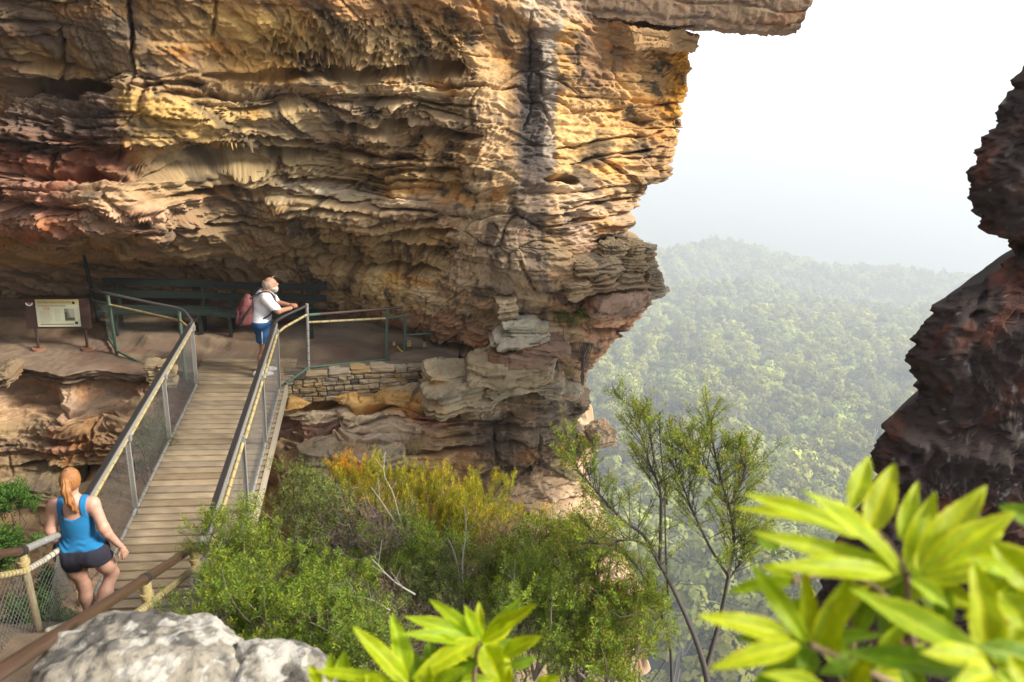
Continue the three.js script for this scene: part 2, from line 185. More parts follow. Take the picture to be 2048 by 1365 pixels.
const one = [0], beddingAt = gridded((x, y) => blend(bedding, x, y, one)[0], -14, 5, -17, 6, 0.08, 0.08);
// colours of the stone, patch by patch; cave ones set dark, after its shaded look: [x, y, rx, ry, r, g, b]
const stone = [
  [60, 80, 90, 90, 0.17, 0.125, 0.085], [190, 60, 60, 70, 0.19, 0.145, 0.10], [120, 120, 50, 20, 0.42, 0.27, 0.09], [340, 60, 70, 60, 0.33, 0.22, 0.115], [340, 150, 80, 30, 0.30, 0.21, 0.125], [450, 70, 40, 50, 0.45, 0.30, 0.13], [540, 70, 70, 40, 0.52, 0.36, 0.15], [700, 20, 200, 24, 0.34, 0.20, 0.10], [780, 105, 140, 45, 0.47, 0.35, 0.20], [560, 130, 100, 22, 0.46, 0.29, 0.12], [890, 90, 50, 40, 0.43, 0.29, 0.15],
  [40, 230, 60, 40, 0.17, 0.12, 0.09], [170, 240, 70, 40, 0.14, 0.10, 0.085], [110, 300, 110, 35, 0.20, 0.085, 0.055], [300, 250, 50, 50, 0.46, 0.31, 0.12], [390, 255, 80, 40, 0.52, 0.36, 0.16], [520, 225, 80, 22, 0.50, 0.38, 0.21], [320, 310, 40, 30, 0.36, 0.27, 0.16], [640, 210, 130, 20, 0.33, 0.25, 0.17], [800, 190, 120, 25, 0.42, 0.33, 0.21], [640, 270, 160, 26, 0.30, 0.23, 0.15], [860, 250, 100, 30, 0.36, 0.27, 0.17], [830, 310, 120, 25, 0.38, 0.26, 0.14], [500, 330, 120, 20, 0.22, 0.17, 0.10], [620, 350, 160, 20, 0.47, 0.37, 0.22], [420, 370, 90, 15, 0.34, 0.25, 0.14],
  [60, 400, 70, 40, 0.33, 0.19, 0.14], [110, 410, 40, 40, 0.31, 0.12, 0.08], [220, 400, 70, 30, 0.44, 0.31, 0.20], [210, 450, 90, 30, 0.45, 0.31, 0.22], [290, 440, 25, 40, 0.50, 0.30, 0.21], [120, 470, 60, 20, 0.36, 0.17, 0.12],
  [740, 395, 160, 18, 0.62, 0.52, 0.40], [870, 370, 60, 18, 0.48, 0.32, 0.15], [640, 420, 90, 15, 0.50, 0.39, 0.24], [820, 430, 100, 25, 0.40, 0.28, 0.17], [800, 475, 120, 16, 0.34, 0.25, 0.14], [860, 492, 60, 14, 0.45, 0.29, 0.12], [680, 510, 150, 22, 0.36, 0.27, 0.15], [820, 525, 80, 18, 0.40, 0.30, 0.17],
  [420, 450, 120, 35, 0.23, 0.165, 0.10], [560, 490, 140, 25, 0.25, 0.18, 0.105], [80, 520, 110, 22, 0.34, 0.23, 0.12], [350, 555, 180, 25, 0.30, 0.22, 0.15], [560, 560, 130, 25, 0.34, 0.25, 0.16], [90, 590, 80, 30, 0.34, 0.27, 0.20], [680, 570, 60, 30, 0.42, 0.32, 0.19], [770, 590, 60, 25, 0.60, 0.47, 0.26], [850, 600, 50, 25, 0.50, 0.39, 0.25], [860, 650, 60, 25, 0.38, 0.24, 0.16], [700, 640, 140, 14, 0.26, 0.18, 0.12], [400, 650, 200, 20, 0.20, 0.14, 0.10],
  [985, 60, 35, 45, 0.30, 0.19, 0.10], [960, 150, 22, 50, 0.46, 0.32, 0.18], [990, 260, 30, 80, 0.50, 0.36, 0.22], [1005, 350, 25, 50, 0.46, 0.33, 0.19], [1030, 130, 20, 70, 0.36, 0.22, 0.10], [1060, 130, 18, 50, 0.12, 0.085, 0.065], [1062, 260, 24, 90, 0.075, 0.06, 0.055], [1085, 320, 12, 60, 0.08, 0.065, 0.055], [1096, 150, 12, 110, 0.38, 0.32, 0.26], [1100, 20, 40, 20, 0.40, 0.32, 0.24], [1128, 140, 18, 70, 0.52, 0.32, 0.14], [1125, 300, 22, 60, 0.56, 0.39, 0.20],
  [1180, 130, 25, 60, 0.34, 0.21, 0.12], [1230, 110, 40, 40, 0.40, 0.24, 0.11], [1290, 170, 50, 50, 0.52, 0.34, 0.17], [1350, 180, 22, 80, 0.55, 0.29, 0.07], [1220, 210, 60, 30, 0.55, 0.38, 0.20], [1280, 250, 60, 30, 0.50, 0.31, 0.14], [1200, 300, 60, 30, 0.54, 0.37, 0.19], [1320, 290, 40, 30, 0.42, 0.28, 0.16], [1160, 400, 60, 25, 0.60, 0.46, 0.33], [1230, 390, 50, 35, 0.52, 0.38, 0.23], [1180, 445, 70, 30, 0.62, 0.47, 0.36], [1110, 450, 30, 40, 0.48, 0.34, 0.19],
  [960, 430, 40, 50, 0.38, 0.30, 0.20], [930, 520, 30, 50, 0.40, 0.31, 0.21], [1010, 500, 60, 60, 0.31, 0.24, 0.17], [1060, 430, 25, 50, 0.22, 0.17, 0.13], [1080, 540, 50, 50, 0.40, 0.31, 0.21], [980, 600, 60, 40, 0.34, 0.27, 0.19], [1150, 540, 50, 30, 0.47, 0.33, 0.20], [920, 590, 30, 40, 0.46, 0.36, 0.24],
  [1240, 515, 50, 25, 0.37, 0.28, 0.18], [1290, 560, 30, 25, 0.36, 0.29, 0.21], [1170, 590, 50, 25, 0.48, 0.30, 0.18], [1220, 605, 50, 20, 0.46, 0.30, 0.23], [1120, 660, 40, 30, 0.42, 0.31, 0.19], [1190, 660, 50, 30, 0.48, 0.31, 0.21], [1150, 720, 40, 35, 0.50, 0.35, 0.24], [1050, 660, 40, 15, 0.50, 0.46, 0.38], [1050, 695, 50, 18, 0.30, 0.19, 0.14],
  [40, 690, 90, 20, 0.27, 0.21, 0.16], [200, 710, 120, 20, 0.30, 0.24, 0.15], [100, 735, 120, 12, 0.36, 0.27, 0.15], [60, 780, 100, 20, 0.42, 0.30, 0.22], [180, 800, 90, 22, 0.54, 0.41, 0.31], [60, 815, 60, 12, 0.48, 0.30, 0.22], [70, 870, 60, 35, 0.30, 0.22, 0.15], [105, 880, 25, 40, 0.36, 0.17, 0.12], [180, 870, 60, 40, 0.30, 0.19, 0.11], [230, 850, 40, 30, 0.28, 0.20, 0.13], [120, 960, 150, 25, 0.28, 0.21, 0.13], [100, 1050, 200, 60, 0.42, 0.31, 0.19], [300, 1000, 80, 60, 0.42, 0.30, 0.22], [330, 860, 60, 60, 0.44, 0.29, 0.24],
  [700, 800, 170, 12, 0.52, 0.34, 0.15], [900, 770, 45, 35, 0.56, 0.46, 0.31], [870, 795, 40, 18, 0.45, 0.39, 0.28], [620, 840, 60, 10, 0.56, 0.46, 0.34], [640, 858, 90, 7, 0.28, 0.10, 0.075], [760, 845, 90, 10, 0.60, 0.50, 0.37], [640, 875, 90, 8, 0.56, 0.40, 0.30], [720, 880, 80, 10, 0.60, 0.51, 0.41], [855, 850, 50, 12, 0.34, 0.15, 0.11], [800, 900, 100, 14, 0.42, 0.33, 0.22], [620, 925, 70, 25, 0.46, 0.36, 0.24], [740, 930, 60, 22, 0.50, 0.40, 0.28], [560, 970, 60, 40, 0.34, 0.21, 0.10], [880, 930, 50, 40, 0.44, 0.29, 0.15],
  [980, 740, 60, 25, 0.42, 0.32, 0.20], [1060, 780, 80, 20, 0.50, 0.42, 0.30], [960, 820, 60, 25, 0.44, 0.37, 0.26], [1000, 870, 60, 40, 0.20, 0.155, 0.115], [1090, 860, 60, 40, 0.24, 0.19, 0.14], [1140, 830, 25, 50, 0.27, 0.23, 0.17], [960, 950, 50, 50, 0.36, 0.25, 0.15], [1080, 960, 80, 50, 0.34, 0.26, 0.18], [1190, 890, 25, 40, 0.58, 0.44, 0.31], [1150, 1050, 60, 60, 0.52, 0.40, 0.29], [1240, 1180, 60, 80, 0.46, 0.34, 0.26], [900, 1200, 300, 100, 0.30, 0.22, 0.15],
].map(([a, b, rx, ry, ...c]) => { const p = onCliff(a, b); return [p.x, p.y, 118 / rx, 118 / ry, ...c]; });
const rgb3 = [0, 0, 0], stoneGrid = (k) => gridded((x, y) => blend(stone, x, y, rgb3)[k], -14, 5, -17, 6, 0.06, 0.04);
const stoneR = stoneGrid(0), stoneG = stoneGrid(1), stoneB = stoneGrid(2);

const layerEdge = (t, w) => Math.min(1, Math.min(t, 1 - t) / w);   // 0 at a bedding plane, 1 inside the bed
function cliffRelief(s, y, v, w, calm) {   // w: a coordinate that also runs into the depth of ceilings and ledges
    // how far the stone stands proud of the smooth wall, metres
  const bed = beddingAt(s, y) * 1.6 * (0.5 + 0.95 * smooth(-0.35, 0.45, fbm2(s * 0.55 + 31, y * 1.1 + 12, 3)));
  const yw = y + 0.16 * n2(s * 0.22 + 5, y * 0.35) + 0.045 * n2(s * 0.9, y * 1.3 + 7) + 0.012 * n2(s * 4, y * 5);
  let d = 0;
  // thick beds, medium beds and thin laminae, each standing out by its own uneven amount
  let t = yw / 0.47 + 40, i = Math.floor(t), f = t - i;
  d += bed * 0.17 * (n2(s * 0.45 + i * 13.7, i * 3.1) - 0.1) * smooth(0, 0.06, layerEdge(f, 0.5));
  d -= bed * 0.10 * (1 - smooth(0, 1, layerEdge(f, 0.10))) * smooth(-0.25, 0.3, n2(s * 0.5 + i * 7.1, i * 1.9));
  t = (yw + 0.03 * n2(s * 1.6, y * 2 + 3)) / 0.155 + 90; i = Math.floor(t); f = t - i;
  d += bed * 0.105 * n2(s * 0.95 + i * 11.3, i * 2.3) * smooth(0, 0.10, layerEdge(f, 0.5));
  d -= bed * 0.055 * (1 - smooth(0, 1, layerEdge(f, 0.16))) * smooth(-0.2, 0.35, n2(s * 1.1 + i * 5.3, i * 4.1));
  t = (yw + 0.012 * n2(s * 3.1, y * 4)) / 0.052 + 200; i = Math.floor(t); f = t - i;
  d += bed * 0.030 * n2(s * 2.1 + i * 9.7, i * 1.7) * smooth(0, 0.16, layerEdge(f, 0.5));
  d -= bed * 0.014 * (1 - smooth(0, 1, layerEdge(f, 0.2)));
  // broken, scalloped weathering
  const rough = 1 - Math.abs(n2(v * 1.7 + 3, w * 2.4)), r2 = 1 - Math.abs(n2(v * 4.6, w * 6.2 + 11)), r3 = 1 - Math.abs(n2(v * 11 + 2, w * 14)), r4 = 1 - Math.abs(n2(v * 23 + 5, w * 27));
  d += 0.13 * (fbm2(v * 0.8, w * 1.1 + 2, 3)) + 0.07 * (rough - 0.7) + calm * (0.042 * (r2 - 0.7) * (0.6 + 0.6 * bed) + 0.026 * (r3 - 0.7) + 0.020 * (r4 - 0.7) + 0.012 * n2(v * 47, w * 51));
  // blocky facets
  const [c1, c2, id] = cells(v * 1.25 + 0.35 * n2(v, w), w * 2.0 + 0.3 * n2(v * 1.3, w * 2));
  d += 0.17 * (id - 0.5) * smooth(0, 0.14, c2 - c1) * (0.5 + 0.6 * bed) - 0.06 * (1 - smooth(0.0, 0.05, c2 - c1)) * smooth(0.1, 0.5, n2(s * 0.6 + 4, y * 0.6) + 0.3);
  const [e1, e2, id2] = cells(v * 4.1 + 0.4 * n2(v * 3, w * 3), w * 6.2 + 7);
  d += 0.075 * (id2 - 0.5) * smooth(0, 0.12, e2 - e1) + calm * 0.030 * (cells(v * 9.3 + 4, w * 13 + 0.4 * n2(v * 6, w * 6))[2] - 0.5);
  // honeycomb
  for (const c of combs) {
    const qx = (s - c.x) / c.rx, qy = (y - c.y) / c.ry, q = qx * qx + qy * qy; if (q > 2.2) continue;
    const m = smooth(1.9, 0.3, q + 0.9 * n2(s * 2.2, y * 3.4)); if (m <= 0) continue;
    const w = 0.3 * n2(s * 5, y * 6), k = 1 / c.s, [a, b, cid] = cells(s * k * 0.8 + w, y * k + w), rim = smooth(0.02, 0.30, b - a);
    d -= m * c.d * rim * (0.45 + 0.75 * cid);
    const [a2, b2, cid2] = cells(s * k * 2 + 9, y * k * 2.4); d -= m * 0.25 * c.d * smooth(0.05, 0.35, b2 - a2) * cid2;
  }
  // slots
  const wob = 0.05 * n2(s * 2.3 + 8, y * 0.8) + 0.022 * n2(s * 7, y * 2);
  for (const c of slots) {
    if (s < c.x0 - 0.1 || s > c.x1 + 0.1) continue; const u = (s - c.x0) / (c.x1 - c.x0), yc = mix(c.y0, c.y1, clamp(u)) + wob, tap = Math.sqrt(Math.max(0, Math.min(u, 1 - u, 0.25) * 4)) * (0.8 + 0.5 * n2(s * 1.9 + c.y0 * 9, 3)), v = (y - yc) / (c.h * Math.max(0.15, tap) * 1.15);
    if (v > -1 && v < 1) d -= 1.2 * c.d * Math.min(1, tap) * (v > 0 ? smooth(1, 0.55, v) : smooth(-1, 0.1, v));
  }
  for (const c of joints) for (let k = 1; k < c.pts.length; k++) {
    const a = c.pts[k - 1], b = c.pts[k], lo = Math.min(a.y, b.y), hi = Math.max(a.y, b.y); if (y < lo || y > hi) continue;
    const xc = mix(a.x, b.x, (y - a.y) / (b.y - a.y)) + 0.04 * n2(y * 3, a.x) + 0.02 * n2(y * 9, 5) + 0.008 * n2(y * 27, 5), q = Math.abs(s - xc) / c.w; if (q < 1.6) d -= c.d * smooth(1.6, 0.5, q);
  }
  return d;
}
const streaks = [ // stains left by running water: [x0, y0, x1, y1, half width px, strength, colour]
  [1056, 60, 1066, 372, 30, 0.92, [0.062, 0.05, 0.045]], [1098, 40, 1100, 350, 11, 0.7, [0.40, 0.34, 0.28]], [1182, 84, 1190, 205, 20, 0.6, [0.20, 0.12, 0.06]], [1240, 84, 1232, 150, 12, 0.5, [0.18, 0.11, 0.07]], [1072, 395, 1080, 600, 20, 0.6, [0.12, 0.095, 0.075]], [1010, 440, 1000, 620, 24, 0.45, [0.15, 0.12, 0.095]], [1130, 400, 1135, 470, 9, 0.6, [0.15, 0.13, 0.11]], [1030, 90, 1030, 330, 12, 0.5, [0.22, 0.13, 0.06]], [985, 820, 1000, 960, 34, 0.6, [0.10, 0.08, 0.06]], [1090, 800, 1095, 950, 26, 0.5, [0.12, 0.095, 0.07]], [1140, 790, 1150, 900, 14, 0.5, [0.11, 0.09, 0.07]], [200, 10, 190, 150, 30, 0.45, [0.10, 0.08, 0.065]], [60, 200, 80, 320, 40, 0.5, [0.10, 0.07, 0.06]], [190, 210, 200, 300, 36, 0.55, [0.08, 0.06, 0.055]], [930, 180, 900, 330, 14, 0.35, [0.14, 0.11, 0.08]],
].map(([a, b, c, d, w, k, col]) => { const p = onCliff(a, b), q = onCliff(c, d); return { x0: p.x, y0: p.y, x1: q.x, y1: q.y, w: w / 118, k, c: col }; });
const tone = [0, 0, 0];
function cliffTone(s, y, v, w) {
  const wx = 0.16 * n2(s * 1.3 + 20, y * 2.1) + 0.06 * n2(s * 4.7, y * 7 + 3) + 0.03 * n2(s * 13, y * 17), wy = 0.09 * n2(s * 1.1, y * 2.3 + 40) + 0.03 * n2(s * 4.1, y * 8) + 0.014 * n2(s * 15, y * 19 + 5);
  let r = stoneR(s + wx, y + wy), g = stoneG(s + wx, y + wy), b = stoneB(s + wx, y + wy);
  const yw = y + 0.16 * n2(s * 0.22 + 5, y * 0.35) + 0.045 * n2(s * 0.9, y * 1.3 + 7);
  // beds of paler and browner sand
  const li = Math.floor(yw / 0.052 + 200), l2 = Math.floor(yw / 0.155 + 90), lay = 0.22 * n2(s * 0.6 + l2 * 3.3, l2 * 1.3) + 0.13 * n2(s * 1.3 + li * 2.7, li * 3.9);
  let k = 1 + lay * (0.4 + beddingAt(s, y) * 0.6) + 0.18 * fbm2(v * 2.3, w * 3.1, 4) + 0.18 * n2(v * 31, w * 37) + 0.14 * n2(v * 63, w * 71);
  r *= k; g *= k; b *= k;
  // iron-stained and limonite patches
  const iron = smooth(0.12, 0.5, fbm2(s * 1.15 + 9, y * 2.6 + 1, 5)); r = mix(r, r * 1.16, iron); g = mix(g, g * 0.88, iron); b = mix(b, b * 0.62, iron);
  const red = smooth(0.30, 0.55, fbm2(s * 0.9 + 51, y * 3.6 + 31, 5)) * 0.5; r = mix(r, 0.30, red); g = mix(g, 0.135, red); b = mix(b, 0.09, red);
  const pale = smooth(0.22, 0.5, fbm2(v * 1.6 + 80, w * 4.0, 5)) * 0.55; r = mix(r, r * 1.25 + 0.06, pale); g = mix(g, g * 1.3 + 0.06, pale); b = mix(b, b * 1.4 + 0.05, pale);
  // dark organic crust and rain streaks; the fresher ledges below the platform carry little of it
  const low = smooth(-5.5, -5.9, y + 0.25 * n2(v * 1.1, w * 1.4)) * smooth(0.5, -0.6, s);
  const crust = smooth(0.10, 0.30, fbm2(v * 2.1 + 33, w * 2.8 + 70, 5) + 0.20 * n2(v * 9, w * 0.9) + 0.14 * n2(v * 24, w * 9)) * (0.78 - 0.5 * low); r = mix(r, 0.060, crust); g = mix(g, 0.045, crust); b = mix(b, 0.035, crust);
  const dim = smooth(0.16, 0.34, 0.75 * n2(s * 0.75 + l2 * 5.7, l2 * 2.9) + 0.5 * fbm2(v * 3.3, w * 5.1 + 17, 4)) * (0.45 - 0.3 * low) * (0.3 + 0.7 * beddingAt(s, y)); r = mix(r, 0.095, dim); g = mix(g, 0.066, dim); b = mix(b, 0.043, dim);
  const lich = smooth(0.36, 0.6, fbm2(v * 5 + 3, w * 6 + 90, 4)) * 0.35; r = mix(r, 0.36, lich); g = mix(g, 0.34, lich); b = mix(b, 0.27, lich);
  const m = (r + g + b) / 3; r = m + (r - m) * 1.17; g = m + (g - m) * 1.17; b = m + (b - m) * 1.17;
  for (const c of streaks) { if (y > c.y0 || y < c.y1) continue; const u = (c.y0 - y) / (c.y0 - c.y1), xc = mix(c.x0, c.x1, u) + 0.06 * n2(y * 1.4, c.x0) + 0.02 * n2(y * 6, 3), q = Math.abs(s - xc) / c.w + 0.5 * n2(s * 14, y * 1.6) + 0.3 * n2(s * 31, y * 5), k = c.k * smooth(1.15, 0.6, q) * smooth(0, 0.12, Math.min(u, 1 - u) + 0.05 * n2(s * 9, 7)); if (k > 0) { r = mix(r, c.c[0], k); g = mix(g, c.c[1], k); b = mix(b, c.c[2], k); } }
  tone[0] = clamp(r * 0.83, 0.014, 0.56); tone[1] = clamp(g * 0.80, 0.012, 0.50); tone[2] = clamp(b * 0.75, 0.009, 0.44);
}
let cliff;
const rockMat = new THREE.MeshStandardMaterial({ vertexColors: true, roughness: 0.95, side: THREE.DoubleSide, bumpMap: grainBump, bumpScale: 0.012 });
{
  const fine = 680, wrap = 46, cols = 8 + fine + wrap, xL = -9.7, R = 0.22, top = 1.2, bot = -11.3, vis = 930, above = [], below = [];
  for (let y = 5; y > 1.25; y -= 0.16) above.push(y); for (let y = -11.4; y > -16; y -= 0.16) below.push(y);
  const rows = above.length + vis + below.length, edgeAt = (y) => edgeX(y + 0.02 * n2(y * 7, 3)) + 0.10 * n2(y * 1.7, 9) + 0.05 * n2(y * 5.3, 4) + 0.03 * n2(y * 17, 1) - R;
  // rows are spread evenly along the wall's own profile, so that ceilings and ledges get as many as faces
  const K = 500, maps = []; for (let c = 0; c < fine; c += 4) {
    const acc = new Float32Array(K + 1); let px = 0, pz = 0; for (let k = 0; k <= K; k++) { const y = mix(top, bot, k / K), x = mix(xL, edgeX(y) - R, c / (fine - 1)), z = baseZ(x, y), dy = (top - bot) / K, flat = Math.abs(y - DECK + 0.07) < 0.1; if (k) acc[k] = acc[k - 1] + Math.min(5 * dy, Math.hypot(dy, flat ? 0 : 0.85 * (z - pz), 0.4 * (x - px))); px = x; pz = z; }
    const m = new Float32Array(vis); let k = 0; for (let q = 0; q < vis; q++) { const want = acc[K] * q / (vis - 1); while (k < K - 1 && acc[k + 1] < want) k++; m[q] = mix(top, bot, (k + (want - acc[k]) / Math.max(1e-6, acc[k + 1] - acc[k])) / K); } maps.push(m);
  }
  const soft = maps.map((_, c) => { const o = new Float32Array(vis), n = 7; for (let q = 0; q < vis; q++) { let a = 0; for (let e = -n; e <= n; e++) a += maps[clamp(c + e, 0, maps.length - 1)][q]; o[q] = a / (2 * n + 1); } return o; });
  const yAt = (i, j) => { if (j < above.length) return above[j]; if (j >= above.length + vis) return below[j - above.length - vis]; const u = clamp((i - 8) / 4, 0, soft.length - 1.001), a = Math.floor(u); return mix(soft[a][j - above.length], soft[a + 1][j - above.length], u - a); };
  const geo = sheet(cols, rows, (i, j, o) => {
    const y = yAt(i, j), xe = edgeAt(y);
    let x, z, nx = 0, nz = 1, s;
    if (i < 8) { x = xL - (8 - i) * 0.5; z = baseZ(x, y); s = x; }
    else if (i < 8 + fine) { x = mix(xL, xe, (i - 8) / (fine - 1)); z = baseZ(x, y); s = x; }
    else { const k = i - 8 - fine + 1, z0 = baseZ(xe, y), back = Math.max(0, k - 24), a = Math.min(1, k / 24) * Math.PI / 2; nx = Math.sin(a); nz = Math.cos(a); s = xe + R * a + back * 0.2; x = xe + R * nx - back * 0.05; z = z0 - R * (1 - nz) - back * 0.25; }
    const zb = (i < 8 + fine ? z : baseZ(xe, y)) + 12, w = y - 0.85 * zb, v = s + 0.6 * zb;
    let gx = 0, gy = 0; if (i < 8 + fine && i > 8) { const h = 0.09; gx = clamp((baseZ(x + h, y) - baseZ(x - h, y)) / (2 * h), -2.2, 2.2); gy = clamp((baseZ(x, y + h) - baseZ(x, y - h)) / (2 * h), -2.2, 2.2); const fl = smooth(0.10, 0.35, Math.abs(y - DECK + 0.07)); gx *= fl; gy *= fl; const q = smooth(8 + fine - 1, 8 + fine - 30, i); gx *= q; gy *= q; }
    let d = cliffRelief(s, y, v, w, 1 - 0.55 * smooth(0.5, 1.8, Math.hypot(gx, gy)));
    if (y > DECK - 0.13 && y < DECK + 0.02 && x < -1.6) d *= 0.15;
    const gl = 1 / Math.sqrt(1 + gx * gx + gy * gy); o.x = x + nx * d - gx * gl * d * nz; o.y = y + (i < 8 ? 0 : 0.012 * n2(s * 9, y * 11)) - gy * gl * d * nz; o.z = z + nz * d * gl;
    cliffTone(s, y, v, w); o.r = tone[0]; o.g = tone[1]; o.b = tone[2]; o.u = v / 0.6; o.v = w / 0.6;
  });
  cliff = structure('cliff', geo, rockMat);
}

// ---------------------------------------------------------------- cave floor, fallen blocks, slab roof, dark pillar, near ground
const floorY = (x, z) => DECK - 0.05 + 0.17 * smooth(-12.05, -12.25, z + 0.18 * n2(x * 0.9, 3) + 0.06 * n2(x * 3, z * 3)) + 0.10 * smooth(-12.7, -12.9, z + 0.2 * n2(x * 0.7, 9)) + 0.04 * n2(x * 1.6, z * 2.2) + 0.03 * (0.6 - Math.abs(n2(x * 2.7, z * 4.4))) + 0.018 * (0.6 - Math.abs(n2(x * 7, z * 9))) + 0.008 * n2(x * 19, z * 21) + 0.10 * smooth(-6.2, -8.2, x) * smooth(-11.2, -12.4, z);
{
  const cols = 300, rows = 130;
  structure('cave_floor', sheet(cols, rows, (i, j, o) => {
    const x = mix(-10.2, -0.9, i / (cols - 1)), front = lowerZ(x, DECK - 0.12) + 0.10 + 0.05 * n2(x * 2.2, 4) + 0.02 * n2(x * 9, 2), z = mix(-14.4, front, Math.min(1, j / (rows - 14))), over = Math.max(0, j - (rows - 14));
    o.x = x; o.z = over ? front - over * 0.010 + 0.09 * n2(x * 1.7 + Math.floor(over / 3) * 7.3, Math.floor(over / 3) * 3.1) + 0.03 * n2(x * 6, over * 0.5) : z; o.y = floorY(x, Math.min(z, front)) - over * 0.016;
    const a = fbm2(x * 1.3, z * 1.9 + 50, 5), st = smooth(0.05, 0.35, fbm2(x * 0.7 + 9, z * 2.4, 4)), k = 1 + 0.35 * a + 0.1 * n2(x * 40, z * 40);
    const sand = smooth(0.0, 0.4, fbm2(x * 0.9 + 70, z * 1.3, 4));
    o.r = mix(mix(0.15, 0.24, sand), 0.13, st * 0.7) * k; o.g = mix(mix(0.105, 0.175, sand), 0.06, st * 0.7) * k; o.b = mix(mix(0.072, 0.11, sand), 0.042, st * 0.7) * k; o.u = x / 0.6; o.v = z / 0.6;  // floor colour lowered all over to deepen the shade of the cave
  }), rockMat);
}
function mergedBox(w, h, d, a, b, c) {   // box grid with shared corners
  const g = new THREE.BoxGeometry(w, h, d, a, b, c), p = g.attributes.position, key = new Map(), map = new Uint32Array(p.count), P = [];
  for (let i = 0; i < p.count; i++) { const k = Math.round(p.getX(i) * 5e4) + ',' + Math.round(p.getY(i) * 5e4) + ',' + Math.round(p.getZ(i) * 5e4); if (!key.has(k)) { key.set(k, P.length / 3); P.push(p.getX(i), p.getY(i), p.getZ(i)); } map[i] = key.get(k); }
  const q = new THREE.BufferGeometry(); q.setAttribute('position', new THREE.BufferAttribute(new Float32Array(P), 3)); q.setIndex(Array.from(g.index.array, (i) => map[i])); return q;
}
// a weathered block: half sizes, grid, roundness 0 (box) .. 1 (ellipsoid), relief in m, bedding in m, colour function
function rock(hx, hy, hz, seg, { round = 0.35, rough = 0.08, bed = 0.03, freq = 2, seed = 1, tint, thick = 0.12, taper = 0, cuts = 0 }) {
  const cr = rng(seed * 91 + 5), planes = []; for (let k = 0; k < cuts; k++) { const n = V(cr() - 0.5, (cr() - 0.5) * 0.8, cr() - 0.5).normalize(), ext = Math.abs(n.x) * hx + Math.abs(n.y) * hy + Math.abs(n.z) * hz; planes.push([n.x, n.y, n.z, ext * (0.62 + 0.22 * cr())]); }
  const m = Math.max(hx, hy, hz), n = (h) => Math.max(3, Math.round(seg * h / m)), g = mergedBox(2, 2, 2, n(hx), n(hy), n(hz)), p = g.attributes.position, C = new Float32Array(p.count * 3), UVs = new Float32Array(p.count * 2), col = [0, 0, 0];
  for (let i = 0; i < p.count; i++) {
    let x = p.getX(i), y = p.getY(i), z = p.getZ(i); const L = Math.hypot(x, y, z), e = mix(1, 1 / L, round) ; x *= e; y *= e; z *= e;
    const tp = 1 - taper * (y + 1) / 2; x *= tp; z *= tp;
    let X = x * hx, Y = y * hy, Z = z * hz; for (const q of planes) { const e2 = X * q[0] + Y * q[1] + Z * q[2] - q[3]; if (e2 > 0) { X -= q[0] * e2; Y -= q[1] * e2; Z -= q[2] * e2; } } const nl = Math.hypot(x / hx, y / hy, z / hz), nx = x / hx / nl, ny = y / hy / nl, nz = z / hz / nl, s = seed * 7.31;
    const yl = (Y + 0.03 * n3(X * 2, Y * 2 + s, Z * 2)) / thick + s, li = Math.floor(yl), lf = yl - li;
    let d = rough * (1.3 * fbm3(X * freq + s, Y * freq, Z * freq, 4) + 0.35 * (0.7 - Math.abs(n3(X * freq * 3.1, Y * freq * 3.7 + s, Z * freq * 3.1))) + 0.12 * n3(X * freq * 9, Y * freq * 9, Z * freq * 9 + s));
    const ll = bed * (hash2(li, seed * 13) - 0.5 + 0.7 * n3(X * 1.3 + li * 5, li, Z * 1.3)) - bed * 0.6 * (1 - smooth(0, 0.16, Math.min(lf, 1 - lf)));
    const hl = Math.hypot(nx, nz) || 1; X += nx * d + nx / hl * ll * Math.min(1, hl * 1.4); Y += ny * d; Z += nz * d + nz / hl * ll * Math.min(1, hl * 1.4);
    p.setXYZ(i, X, Y, Z); tint(X + s, Y, Z, col, d); C[i * 3] = col[0]; C[i * 3 + 1] = col[1]; C[i * 3 + 2] = col[2]; UVs[i * 2] = (X + 0.55 * Z) / 0.6; UVs[i * 2 + 1] = (Y - 0.8 * Z) / 0.6;
  }
  g.setAttribute('color', new THREE.BufferAttribute(C, 3)); g.setAttribute('uv', new THREE.BufferAttribute(UVs, 2)); g.computeVertexNormals(); return g;
}
const sandTint = (R, G, B, stain = 0.5) => (x, y, z, c) => {
  const k = 1 + 0.4 * fbm3(x * 1.7, y * 4, z * 1.7, 4) + 0.14 * n3(x * 23, y * 23, z * 23), st = smooth(0.08, 0.4, fbm3(x * 2.4 + 7, y * 3.1, z * 2.4, 4)) * stain, ir = smooth(0.1, 0.4, fbm3(x * 1.5 + 40, y * 4, z * 1.5 + 3, 4));
  c[0] = mix(R * k * (1 + 0.1 * ir), 0.08, st); c[1] = mix(G * k * (1 - 0.14 * ir), 0.06, st); c[2] = mix(B * k * (1 - 0.3 * ir), 0.05, st);
};
